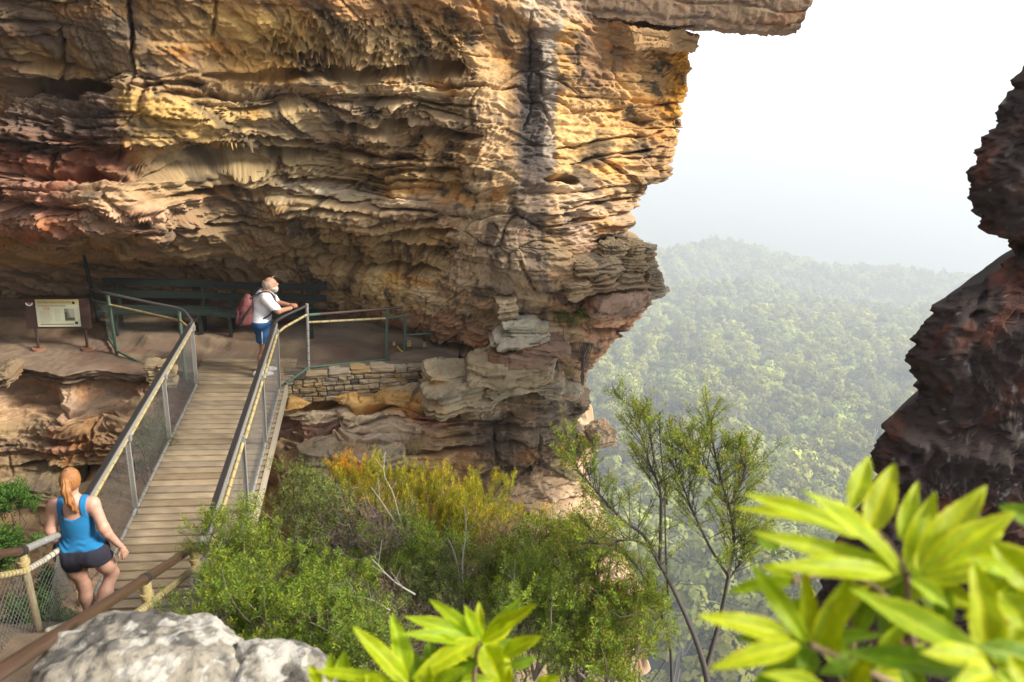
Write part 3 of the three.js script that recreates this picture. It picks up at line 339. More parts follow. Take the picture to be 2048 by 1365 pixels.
{ // roof slab that juts out over the valley, top right
  const a = atZ(1595, 57, -12.6), yb = atZ(1400, 56, -12.6).y, x0 = -1.2, x1 = a.x + 0.2, h = 0.9, z0 = -17, z1 = -12.1;
  const slab = structure('rock_overhang', rock((x1 - x0) / 2, h, (z1 - z0) / 2, 300, { round: 0.03, rough: 0.13, bed: 0.05, freq: 2.6, seed: 3, thick: 0.2, cuts: 6, tint: sandTint(0.19, 0.125, 0.075, 0.85) }), rockMat);
  slab.position.set((x0 + x1) / 2, yb + h + 0.06, (z0 + z1) / 2);
  const s2 = structure('rock_overhang', rock(0.85, 0.12, 0.8, 140, { round: 0.05, rough: 0.10, bed: 0.05, freq: 3.6, seed: 5, thick: 0.05, cuts: 8, tint: sandTint(0.30, 0.18, 0.075, 0.7) }), rockMat);
  s2.position.copy(atZ(1285, 78, -13.6)); s2.position.y += 0.02; s2.rotation.y = 0.3;
}
// blocks of the outcrop and the ledges; each one can be told apart, so each is a piece of the cliff
const blockSpots = [ // px, py, z, half w, half h, half d, turn, tilt, colour
  [1222, 500, -12.25, 0.16, 0.11, 0.22, 0.3, 0.1, [0.36, 0.27, 0.17]], [1262, 497, -12.45, 0.15, 0.12, 0.2, 0.5, 0.02, [0.38, 0.27, 0.15]], [1200, 528, -12.05, 0.24, 0.11, 0.3, 0.25, 0.12, [0.34, 0.28, 0.2]], [1255, 527, -12.35, 0.19, 0.13, 0.26, 0.4, 0.03, [0.36, 0.26, 0.15]], [1288, 515, -12.6, 0.11, 0.2, 0.2, 0.5, 0.05, [0.27, 0.22, 0.16]], [1190, 556, -12.0, 0.24, 0.12, 0.3, 0.3, 0.16, [0.4, 0.3, 0.2]], [1245, 560, -12.25, 0.26, 0.13, 0.35, 0.4, 0.06, [0.33, 0.24, 0.15]], [1293, 552, -12.65, 0.13, 0.15, 0.22, 0.6, 0.04, [0.34, 0.25, 0.16]],
  [1300, 583, -12.7, 0.24, 0.085, 0.22, 0.3, 0.12, [0.4, 0.36, 0.29]], [1222, 596, -12.05, 0.5, 0.13, 0.4, 0.35, 0.16, [0.45, 0.29, 0.22]], [1150, 575, -11.75, 0.16, 0.1, 0.25, 0.2, 0.2, [0.42, 0.32, 0.2]], [1165, 535, -11.8, 0.14, 0.09, 0.2, 0.2, 0.1, [0.42, 0.31, 0.19]],
  [1012, 622, -11.75, 0.13, 0.2, 0.25, 0.2, 0.15, [0.44, 0.34, 0.22]], [1050, 660, -11.45, 0.34, 0.1, 0.3, 0.1, 0.06, [0.5, 0.46, 0.37]], [1040, 674, -11.35, 0.4, 0.055, 0.34, 0.15, 0.1, [0.42, 0.38, 0.31]], [1075, 690, -11.3, 0.42, 0.085, 0.34, -0.1, -0.05, [0.3, 0.18, 0.13]], [1050, 712, -11.2, 0.5, 0.07, 0.36, 0.1, 0.02, [0.3, 0.2, 0.14]], [965, 712, -11.4, 0.14, 0.05, 0.16, 0.2, 0.1, [0.44, 0.39, 0.31]], [985, 700, -11.45, 0.1, 0.04, 0.14, -0.3, 0.2, [0.46, 0.42, 0.34]], [1020, 735, -11.2, 0.6, 0.13, 0.4, 0.05, 0.05, [0.42, 0.33, 0.21]],
  [890, 748, -11.5, 0.3, 0.09, 0.34, 0.2, -0.03, [0.52, 0.41, 0.27]], [905, 782, -11.25, 0.42, 0.19, 0.4, 0.35, 0.2, [0.5, 0.42, 0.29]], [870, 735, -11.75, 0.17, 0.05, 0.2, 0, 0, [0.45, 0.38, 0.27]], [1010, 770, -11.15, 0.34, 0.07, 0.3, 0.2, 0.12, [0.48, 0.42, 0.32]], [1085, 760, -11.4, 0.3, 0.06, 0.3, 0.1, 0.05, [0.5, 0.44, 0.34]], [1120, 778, -11.6, 0.3, 0.07, 0.3, -0.1, -0.1, [0.46, 0.42, 0.35]], [960, 795, -11.2, 0.3, 0.05, 0.3, 0.1, 0.14, [0.44, 0.38, 0.28]],
  [2, 752, -10.5, 0.2, 0.10, 0.3, 0.2, 0.3, [0.24, 0.17, 0.10]], [776, 914, -10.55, 0.2, 0.11, 0.2, 0.3, 0.25, [0.55, 0.48, 0.38]], [700, 915, -10.55, 0.3, 0.1, 0.25, 0.1, -0.1, [0.44, 0.36, 0.25]], [640, 905, -10.6, 0.34, 0.08, 0.25, 0.1, 0.05, [0.48, 0.38, 0.27]], [585, 930, -10.6, 0.16, 0.13, 0.2, 0.5, 0.1, [0.4, 0.28, 0.15]], [660, 960, -10.3, 0.22, 0.14, 0.22, 0.2, 0.1, [0.42, 0.31, 0.19]], [1200, 870, -12.3, 0.2, 0.13, 0.3, 0.3, 0.2, [0.55, 0.42, 0.3]], [60, 965, -10.3, 0.3, 0.1, 0.3, 0.1, 0.05, [0.3, 0.23, 0.15]], [105, 985, -10.1, 0.25, 0.13, 0.3, 0.3, -0.1, [0.34, 0.26, 0.17]],
];
const blockTint = (px, py, c) => { const o = onCliff(px, py), m = (k, f) => 0.68 * mix(f(o.x, o.y), c[k], 0.55) * (k === 2 ? 0.9 : 1); return sandTint(m(0, stoneR), m(1, stoneG), m(2, stoneB), 0.75); };
blockSpots.forEach(([px, py, z, w, h, d, turn, tilt, c], k) => { const m = mesh('stone_block', rock(w * 1.12, h * 1.15, d * 1.1, 50, { round: 0.08, rough: 0.085, bed: 0.075, freq: 3.8, seed: 11 + k, thick: 0.04, cuts: 9, tint: blockTint(px, py, c) }), rockMat, cliff); m.position.copy(atZ(px, py, z)); m.rotation.set(0, turn, tilt); });

{ // rock pillar on the right, backlit shade put into its near-black colour
  const line = [[2190, -200, -8.2], [2150, 40, -8.0], [2085, 125, -7.9], [2036, 165, -7.8], [2008, 212, -7.7], [2002, 252, -7.6], [1964, 308, -7.5], [1950, 365, -7.4], [1957, 420, -7.35], [1967, 468, -7.3], [1974, 481, -7.3], [2026, 487, -7.3], [2034, 515, -7.2], [1992, 560, -7.1], [1932, 600, -7.0], [1876, 634, -6.9], [1852, 690, -6.8], [1838, 742, -6.75], [1850, 780, -6.7], [1846, 815, -6.65], [1822, 850, -6.6], [1772, 884, -6.5], [1758, 912, -6.5], [1762, 990, -6.4], [1700, 1100, -6.3], [1645, 1215, -6.2], [1620, 1300, -6.1], [1560, 1500, -6.0]].map(([a, b, z]) => { const p = atZ(a + 30, b, z); return [p.y, p.x, z]; });
  const find = (y, k) => { if (y >= line[0][0]) return line[0][k]; for (let i = 1; i < line.length; i++) if (y > line[i][0]) { const a = line[i - 1], b = line[i]; return mix(b[k], a[k], (y - b[0]) / (a[0] - b[0])); } return line[line.length - 1][k]; };
  const rows = 520, wrap = 30, cols = 230 + wrap, top = line[0][0], bot = line[line.length - 1][0];
  structure('rock_pillar', sheet(cols, rows, (i, j, o) => {
    const y = mix(top, bot, j / (rows - 1)), jag = 0.05 * n2(y * 4, 8) + 0.03 * n2(y * 11, 2) + 0.015 * n2(y * 29, 5), xe = find(y + 0.02 * n2(y * 9, 1), 1) + jag, z0 = find(y, 2), R = 0.28; let x, z, nx, nz, s;
    const k = wrap + 14 - i; // wrap runs from the back round the left edge to the front
    if (i < wrap + 14) { const back = Math.max(0, k - 24), a = -Math.min(1, k / 24) * Math.PI / 2; nx = Math.sin(a); nz = Math.cos(a); s = -R + R * a - back * 0.15; x = xe + R + R * nx + back * 0.17; z = z0 - R * (1 - nz) - back * 0.2; }
    else { const q = (i - wrap - 14) / (cols - wrap - 15); x = xe + R + q * q * 4.2 + q * 0.8; z = z0 + 0.25 * Math.sin(Math.min(1, q * 2) * 1.5); nx = 0; nz = 1; s = x - xe - R; }
    const X = x + 0.9 * (z + 7); let d = 0.20 * fbm3(X * 1.1, y * 1.3, 4, 4) + 0.09 * (0.65 - Math.abs(n2(X * 2.6 + 4, y * 3.3))) + 0.07 * (0.6 - Math.abs(n2(X * 6, y * 7.5 + 1))) + 0.04 * (0.6 - Math.abs(n2(X * 14, y * 17))) + 0.016 * n2(X * 36, y * 36);
    const pit = smooth(0.0, 0.35, fbm2(X * 0.9 + 3, y * 0.8, 2) + 0.12), [a, b, id] = cells(X * 5.5 + 0.4 * n2(X * 4, y * 4), y * 6.5); d -= pit * 0.11 * smooth(0.45, 0.1, a) * smooth(0.35, 0.75, id);
    o.x = x + nx * d; o.y = y + 0.01 * n2(X * 9, y * 9); o.z = z + nz * d;
    const red = smooth(0.02, 0.5, fbm2(X * 1.7 + 12, y * 2.2, 5) + 0.18 * n2(X * 8, y * 1.5) + 0.12 * n2(X * 21, y * 19)), k2 = 1 + 0.5 * fbm2(X * 4, y * 4, 4) + 0.22 * n2(X * 33, y * 33); let r = mix(0.029, 0.092, red) * k2, g = mix(0.021, 0.034, red) * k2, bb = mix(0.019, 0.021, red) * k2;
    const li = Math.max(smooth(0.36, 0.48, fbm2(X * 6, y * 5 + 6, 5)), smooth(0.5, 0.66, n2(X * 42, y * 42) * 0.7 + 0.35 * fbm2(X * 2, y * 2 + 30, 3))) * 0.75; r = mix(r, 0.20, li); g = mix(g, 0.19, li); bb = mix(bb, 0.18, li);
    o.r = Math.max(0.008, r); o.g = Math.max(0.006, g); o.b = Math.max(0.006, bb); o.u = X / 0.5; o.v = y / 0.5;
  }), new THREE.MeshPhysicalMaterial({ vertexColors: true, roughness: 0.95, specularIntensity: 0.35, side: THREE.DoubleSide, bumpMap: grainBump, bumpScale: 0.014 }));
}
// lichen-grey boulder in the foreground
const lichenTint = (x, y, z, c) => {
  const a = fbm3(x * 3, y * 3, z * 3, 5), dk = smooth(-0.06, 0.14, fbm3(x * 6.5 + 5, y * 6.5, z * 6.5, 6)), wh = smooth(0.02, 0.16, fbm3(x * 11, y * 11 + 9, z * 11, 6) + 0.4 * n3(x * 2.6, y * 2.6, z * 2.6 + 4)), sp = smooth(0.2, 0.5, n3(x * 40, y * 40, z * 40)), k = 1 + 0.3 * a + 0.15 * n3(x * 60, y * 60, z * 60);
  let r = 0.19 * k, g = 0.17 * k, b = 0.135 * k; r = mix(r, 0.05, dk * 0.85); g = mix(g, 0.047, dk * 0.85); b = mix(b, 0.042, dk * 0.85); r = mix(r, 0.33, wh * 0.8); g = mix(g, 0.315, wh * 0.8); b = mix(b, 0.28, wh * 0.8);
  const ol = smooth(0.3, 0.5, fbm3(x * 5 + 60, y * 5, z * 5, 4)); r = mix(r, 0.17, ol * 0.7); g = mix(g, 0.15, ol * 0.7); b = mix(b, 0.075, ol * 0.7); const q = 1 - 0.4 * sp; c[0] = r * q; c[1] = g * q; c[2] = b * q;
};
function boulder(label, px, py, depth, half, turn, seed) { const b = mesh('boulder', rock(...half, 150, { round: 0.72, rough: 0.10, bed: 0.015, freq: 2.3, seed, thick: 0.2, tint: lichenTint }), rockMat); b.position.copy(atD(px, py, depth)); b.rotation.y = turn; tag(b, label, 'boulder'); return b; }
boulder('large pale boulder blotched with grey lichen below the brown handrail', 285, 1452, 3.3, [0.43, 0.40, 0.42], 0.4, 4);
boulder('small flat lichen-covered rock right beside the large pale boulder', 545, 1430, 3.2, [0.22, 0.14, 0.3], 0.1, 9);

{ // the opposite rock wall, behind and left of the viewer, which keeps the sky off the cave
  const cols = 120, rows = 60, path = new THREE.CatmullRomCurve3([V(-13.5, 0, -11), V(-12.5, 0, -5), V(-10.5, 0, 1), V(-5, 0, 5.5), V(1, 0, 6.5), V(5, 0, 9)]), pts = path.getSpacedPoints(cols - 1);
  structure('cliff', sheet(cols, rows, (i, j, o) => { const p = pts[i], y = mix(9, -12, j / (rows - 1)), d = 0.8 * fbm2(i * 0.12, y * 0.4, 4) + 0.3 * n2(i * 0.3, Math.floor(y / 0.7) * 3.1); o.x = p.x + d * 0.8; o.y = y; o.z = p.z - d * 0.5; const k = 1 + 0.4 * fbm2(i * 0.2, y, 4); o.r = 0.13 * k; o.g = 0.095 * k; o.b = 0.06 * k; o.u = i * 0.4; o.v = y / 0.6; }), rockMat);
}

// ---------------------------------------------------------------- near slope, valley, far plateau, forest
const nearY = (x, z) => { // the scrubby slope between the viewer and the gully, falling away to the right
  const gully = smooth(-4.2, -9.5, z) * 4.4, right = 40 * smooth(0.2, 3.2, x + 0.35 * (z + 5)), left = 0.4 * smooth(-3, -6, x);
  return -3.4 - 1.1 * smooth(-1, -4.2, z) - gully - right - left + 0.25 * fbm2(x * 0.7, z * 0.7, 4) + 0.05 * n2(x * 4, z * 4);
};
{
  const cols = 150, rows = 130;
  structure('ground', sheet(cols, rows, (i, j, o) => {
    const x = mix(-11, 7, i / (cols - 1)), z = mix(2, -10.6, j / (rows - 1)); o.x = x; o.z = z; o.y = nearY(x, z);
    const a = fbm2(x * 2, z * 2, 5), l = smooth(0, 0.4, fbm2(x * 3.1 + 8, z * 3.1, 4)), k = 1 + 0.4 * a + 0.2 * n2(x * 25, z * 25); o.r = mix(0.17, 0.09, l) * k; o.g = mix(0.12, 0.07, l) * k; o.b = mix(0.075, 0.04, l) * k; o.u = x / 0.6; o.v = z / 0.6;
  }), rockMat);
}
const gauss = (x, c, w) => Math.exp(-((x - c) * (x - c)) / (w * w));
function valleyY(x, z) { // z is negative ahead
  const d = -z, a = x / Math.max(120, d);                   // bearing
  let y = -238 - 0.175 * (Math.min(d, 1900) - 350);
  y += 14 * fbm2(x / 260 + 3, z / 260, 3) + 5 * n2(x / 70, z / 70);
  const crest = 1600 - 200 * gauss(a, 0.17, 0.05) + 90 * gauss(a, 0.30, 0.05) + 30 * n2(a * 14, 2);
  y += (24 * gauss(a, 0.17, 0.045) + 30 * gauss(a, 0.255, 0.05) + 14 * gauss(a, 0.335, 0.05) + 6) * gauss(d, crest, 240) - 58 * gauss(d, crest - 330, 130) + 30 * gauss(d, 1080 + 500 * (a - 0.2), 120) * (0.35 + 0.65 * gauss(a, 0.13, 0.10));
  y -= 150 * smooth(crest + 30, crest + 420, d);
  const f = smooth(3300, 5600, d); y = mix(y, -105 + 30 * fbm2(x / 900, 5, 3) - 0.022 * (x - 900) * 0.6, f);
  const bank = smooth(330, 90, d); y += bank * 60; return y;
}
{
  const cols = 200, rows = 190;
  structure('valley', sheet(cols, rows, (i, j, o) => {
    const t = j / (rows - 1), d = 60 + 1400 * t + 5600 * Math.pow(t, 4), x = (mix(-0.55, 1.15, i / (cols - 1))) * (d + 120), z = -d; o.x = x; o.z = z; o.y = valleyY(x, z);
    const k = 1 + 0.5 * fbm2(x / 30, z / 30, 4); o.r = 0.028 * k; o.g = 0.042 * k; o.b = 0.02 * k; o.u = x / 5; o.v = z / 5;
  }), new THREE.MeshStandardMaterial({ vertexColors: true, roughness: 1, side: THREE.DoubleSide }));
}
// eucalypt kinds: crown of many leaf faces in clumps, pale trunk with limbs
function eucalypt(seed, H, W, clumps, leaves, leafSize) {
  const r = rng(seed), wood = [], P = [], N = [], C = [], top = V((r() - 0.5) * W * 0.15, H * 0.86, (r() - 0.5) * W * 0.15);
  wood.push(rod(V(0, -2, 0), V(top.x * 0.4, H * 0.45, top.z * 0.4), 0.34, 0.22, 5));
  for (let c = 0; c < clumps; c++) {
    const a = c * 2.4 + r(), q = Math.sqrt((c + 0.5) / clumps) * (0.8 + 0.3 * r()), cx = Math.cos(a) * q * W * 0.5, cz = Math.sin(a) * q * W * 0.5, cy = H * (0.60 + 0.40 * (1 - q * q) * (0.75 + 0.5 * r()) - 0.10 * r()), cr = W * (0.15 + 0.09 * r()), tint = 0.8 + 0.4 * r();
    if (c % 3 === 0) wood.push(rod(V(top.x * 0.4, H * 0.43, top.z * 0.4), V(cx * 0.8, cy - cr * 0.4, cz * 0.8), 0.16, 0.05, 4));
    for (let l = 0; l < leaves; l++) {
      const u = r() * 2 - 1, w = r() * 6.283, rad = cr * Math.pow(r(), 0.16), sy = 0.72, dx = Math.sqrt(1 - u * u) * Math.cos(w), dz = Math.sqrt(1 - u * u) * Math.sin(w), x = cx + dx * rad, y = cy + u * rad * sy, z = cz + dz * rad, s = leafSize * (0.6 + 0.8 * r());
      const t1 = V(r() - 0.5, r() - 0.5, r() - 0.5).normalize(), n = V(dx + (r() - 0.5) * 0.6, u + 0.3 + (r() - 0.5) * 0.6, dz + (r() - 0.5) * 0.6).normalize(), t2 = new THREE.Vector3().crossVectors(n, t1).normalize(); t1.crossVectors(t2, n);
      const v = [[-1, -0.6], [1, -0.5], [0.8, 0.7], [-0.7, 0.8]].map(([p, q2]) => [x + (t1.x * p + t2.x * q2) * s, y + (t1.y * p + t2.y * q2) * s, z + (t1.z * p + t2.z * q2) * s]), k = tint * (0.85 + 0.3 * r());
      for (const o of [0, 1, 2, 0, 2, 3]) { P.push(...v[o]); N.push(n.x, n.y, n.z); C.push(k, k, k * (0.85 + 0.15 * r())); }
    }
  }
  const g = new THREE.BufferGeometry(); g.setAttribute('position', new THREE.Float32BufferAttribute(P, 3)); g.setAttribute('normal', new THREE.Float32BufferAttribute(N, 3)); g.setAttribute('color', new THREE.Float32BufferAttribute(C, 3));
  return { crown: g, wood: merge(wood) };
}
{
  const leafMat = new THREE.MeshPhysicalMaterial({ vertexColors: true, roughness: 0.85, side: THREE.DoubleSide, specularIntensity: 0.3 }); leafMat.color.setRGB(0.21, 0.235, 0.06);
  const woodMat = std([0.42, 0.38, 0.32], 0.9);
  const kinds = [eucalypt(21, 19, 10, 16, 84, 0.40), eucalypt(22, 24, 11.5, 20, 76, 0.42), eucalypt(23, 16, 8.5, 13, 84, 0.38), eucalypt(24, 22, 8.5, 14, 84, 0.38)], spots = kinds.map(() => []), r = rng(99);
  for (let d = 105; d < 1900; d += 9.4) {
    const n = Math.ceil(d * 0.66 / 9.2);
    for (let k = 0; k < n; k++) {
      const a = 0.03 + 0.66 * (k + r()) / n, x = a * d + (r() - 0.5) * 3, z = -d + (r() - 0.5) * 6, thin = n2(x / 60 + 8, z / 60); if (thin < -0.45 && r() < 0.7) continue;
      spots[Math.floor(r() * 4)].push([x, valleyY(x, z) - 1, z, 0.95 + 0.95 * r() + 0.3 * thin, r() * 6.28, d, 0.34 + 0.85 * r() + 0.25 * n2(x / 45, z / 45 + 5), r()]);
    }
  }
  const near = []; spots.forEach((s, k) => s.forEach((q) => { const p = V(q[0], q[1] + 15, q[2]), f = p.dot(camF), px = 1024 + FOCAL * p.dot(camR) / f, py = 682.5 - FOCAL * p.dot(camU) / f; if (px > 1190 && px < 1740 && py > 640 && py < 1290) near.push([q[5], k, q]); }));
  near.sort((a, b) => a[0] - b[0]); const single = new Set(near.slice(0, 160).map((n) => n[2]));
  const M = new THREE.Matrix4(), Q = new THREE.Quaternion(), col = new THREE.Color(), tints = (q) => col.setRGB(q[6] * (0.92 + 0.22 * q[7]), q[6], q[6] * (0.95 - 0.2 * q[7]));
  kinds.forEach((kd, k) => {
    const list = spots[k].filter((q) => !single.has(q));
    for (const [part, mat, name] of [[kd.crown, leafMat, 'forest'], [kd.wood, woodMat, 'forest_trunks']]) {
      const im = new THREE.InstancedMesh(part, mat, list.length); im.name = numbered(name); im.userData = { kind: 'stuff', label: name === 'forest' ? 'hazy grey-green eucalypt forest filling the valley floor' : 'pale trunks of the eucalypt forest in the valley', category: 'forest' };
      list.forEach((q, i) => { M.compose(V(q[0], q[1], q[2]), Q.setFromAxisAngle(V(0, 1, 0), q[4]), V(q[3], q[3] * (0.9 + 0.25 * q[7]), q[3])); im.setMatrixAt(i, M); if (name === 'forest') im.setColorAt(i, tints(q)); });
      im.castShadow = im.receiveShadow = true; scene.add(im);
    }
  });
  const greens = [0, 1, 2, 3].map((i) => { const m = leafMat.clone(); m.color.multiply(new THREE.Color(0.75 + 0.14 * i, 0.75 + 0.13 * i, 0.8 + 0.1 * i)); return m; });
  for (const [, k, q] of near.filter((n) => single.has(n[2]))) {
    const t = thing('eucalypt_tree', 'grey-green eucalypt among the nearest tree crowns of the valley forest', 'tree', [q[0], q[1], q[2]], q[4], 'nearest trees of the valley forest'); t.scale.set(q[3], q[3] * (0.9 + 0.25 * q[7]), q[3]);
    mesh('crown', kinds[k].crown, greens[Math.floor(clamp((q[6] - 0.65) / 0.6, 0, 0.999) * 4)], t); mesh('trunk', kinds[k].wood, woodMat, t);
  }
}

// ---------------------------------------------------------------- footbridge, railings, steps, stone wall, benches, sign
const BD = V(-0.187, 0, -0.982), BS = V(0.982, 0, -0.187), bridgeTurn = Math.atan2(0.187, 0.982);
const onBridge = (t, p, y) => V(BD.x * t + BS.x * p, y, BD.z * t + BS.z * p);
const woodTex = colorTexture(512, (u, v) => { const g = wrapN(u * 0.999, v, 5, 2, 7) * 0.35 + wrapN(u, (v * 9) % 1, 6, 5, 1) * 0.3 + wrapN((u * 2) % 1, (v * 24) % 1, 9, 8, 3) * 0.25, k = 0.78 + 0.42 * g + 0.10 * wrapN(u, v, 90); return [k, k * 0.985, k * 0.96]; }, true);
const woods = [[0.42, 0.325, 0.21], [0.50, 0.40, 0.265], [0.35, 0.265, 0.165], [0.46, 0.365, 0.25], [0.39, 0.315, 0.225]].map((c) => std(c, 0.85, { map: woodTex, bumpMap: woodTex, bumpScale: 0.004 }));
const rustTex = colorTexture(256, (u, v) => { const k = 0.86 + 0.18 * wrapN(u, v, 12) + 0.14 * wrapN(u, v, 40, 4); return [k, k * 0.98, k * 0.95]; }, true);
const galv = std([0.40, 0.41, 0.41], 0.5, { metalness: 0.35, map: rustTex, bumpMap: grainBump, bumpScale: 0.001 }), darkRail = std([0.022, 0.020, 0.020], 0.6, { map: rustTex }), creamPipe = std([0.44, 0.37, 0.18], 0.6, { map: rustTex }), whitePipe = std([0.52, 0.50, 0.42], 0.6, { map: rustTex }), greenPipe = std([0.085, 0.15, 0.115], 0.6, { map: rustTex }), darkGreen = std([0.007, 0.015, 0.012], 0.7), tieMat = std([0.05, 0.05, 0.05], 0.6), oldPipe = std([0.27, 0.235, 0.16], 0.7, { map: rustTex }), brownRail = std([0.085, 0.05, 0.034], 0.35, { map: rustTex }), wireMat = std([0.13, 0.13, 0.125], 0.5, { metalness: 0.4 }), wireGreen = std([0.045, 0.055, 0.045], 0.6), beamMat = std([0.46, 0.41, 0.32], 0.8, { map: rustTex }), boltMat = std([0.12, 0.11, 0.10], 0.5, { metalness: 0.6 });
function plankGeo(w, h, L, seed) { // board along x with worn rounded arrises and a slight cup
  const g = mergedBox(1, 1, 1, 16, 3, 4), p = g.attributes.position, uvs = new Float32Array(p.count * 2), r = rng(seed), ph = r() * 20;
  for (let i = 0; i < p.count; i++) { let x = p.getX(i), y = p.getY(i), z = p.getZ(i); const e = Math.abs(z) > 0.49 && Math.abs(y) > 0.49 ? 0.006 : 0; const X = x * L, Z = (z + 0) * w - Math.sign(z) * e, Y = y * h - Math.sign(y) * e + 0.0025 * n2(X * 2.1 + ph, z * 3) ; p.setXYZ(i, X, Y, Z); uvs[i * 2] = (X + ph) / 0.9; uvs[i * 2 + 1] = (Z + ph * 1.7) / 0.45 + (Math.abs(y) > 0.4 ? 0 : y * 0.1); }
  g.setAttribute('uv', new THREE.BufferAttribute(uvs, 2)); g.computeVertexNormals(); return toCreasedNormals(g, 0.7);
}
// woven wire between two lines given by their ends: a0-a1 along the foot, b0-b1 along the top
function wireMesh(a0, a1, b0, b1, pitch = 0.062, r = 0.0015, bulge = 0.012) {
  const L = a0.distanceTo(a1), H = a0.distanceTo(b0), pos = [], at = (u, v) => { const f = a0.clone().lerp(a1, u).lerp(b0.clone().lerp(b1, u), v); return f; };
  const nrm = new THREE.Vector3().crossVectors(a1.clone().sub(a0), b0.clone().sub(a0)).normalize(), put = (u, v) => at(u, v).addScaledVector(nrm, bulge * n2(u * L * 1.7 + a0.x * 3, v * 2 + a0.z) + 0.6 * bulge * Math.sin(v * 3.14)), idx = [];
  const strand = (pts) => { const base = pos.length / 3; pts.forEach((p, k) => { const d = pts[Math.min(k + 1, pts.length - 1)].clone().sub(pts[Math.max(k - 1, 0)]).normalize(), s = new THREE.Vector3().crossVectors(d, nrm).normalize(); for (let q = 0; q < 3; q++) { const a = q * 2.0944; pos.push(p.x + (s.x * Math.cos(a) + nrm.x * Math.sin(a)) * r, p.y + (s.y * Math.cos(a) + nrm.y * Math.sin(a)) * r, p.z + (s.z * Math.cos(a) + nrm.z * Math.sin(a)) * r); } if (k) for (let q = 0; q < 3; q++) { const A = base + (k - 1) * 3 + q, B = base + (k - 1) * 3 + (q + 1) % 3; idx.push(A, B, A + 3, B, B + 3, A + 3); } }); };
  const slope = 1.0; // half-diamond rise per run
  for (const dir of [1, -1]) for (let s = -H * slope; s < L + H * slope; s += pitch) { const pts = []; const n = 5; let x0 = s, x1 = s + dir * H * slope; for (let k = 0; k <= n; k++) { const v = k / n, x = x0 + (x1 - x0) * v; if (x >= 0 && x <= L) pts.push(put(x / L, v)); else if (k) { const xp = x0 + (x1 - x0) * (k - 1) / n, inside = xp >= 0 && xp <= L; const lim = x < 0 || (xp < 0) ? 0 : L; if (inside || (pts.length === 0 && ((xp < 0 && x > 0) || (xp > L && x < L)))) { const vv = (lim - x0) / (x1 - x0); if (vv >= 0 && vv <= 1) pts.push(put(lim / L, vv)); } } } if (pts.length > 1) strand(pts); }
  const g = new THREE.BufferGeometry(); g.setAttribute('position', new THREE.Float32BufferAttribute(pos, 3)); g.setIndex(idx); g.computeVertexNormals(); return g;
}
function ties(pts, r, step) { // wire ties wound round a pipe
  const out = []; for (let k = 1; k < pts.length; k++) { const a = pts[k - 1], b = pts[k], L = a.distanceTo(b), d = b.clone().sub(a).normalize(), n = Math.floor(L / step); for (let i = 0; i < n; i++) { const c = a.clone().addScaledVector(d, (i + 0.5) * step), g = new THREE.CylinderGeometry(r + 0.003, r + 0.003, 0.009, 8, 1, true); g.applyQuaternion(new THREE.Quaternion().setFromUnitVectors(V(0, 1, 0), d)); g.translate(c.x, c.y, c.z); out.push(g); } } return merge(out);
}
const pipe = (pts, r, n = 10) => { const out = []; for (let k = 1; k < pts.length; k++) out.push(rod(pts[k - 1], pts[k], r, r, n)); pts.slice(1, -1).forEach((p) => { const s = new THREE.SphereGeometry(r * 1.02, n, 6); s.translate(p.x, p.y, p.z); out.push(s); }); return merge(out); };

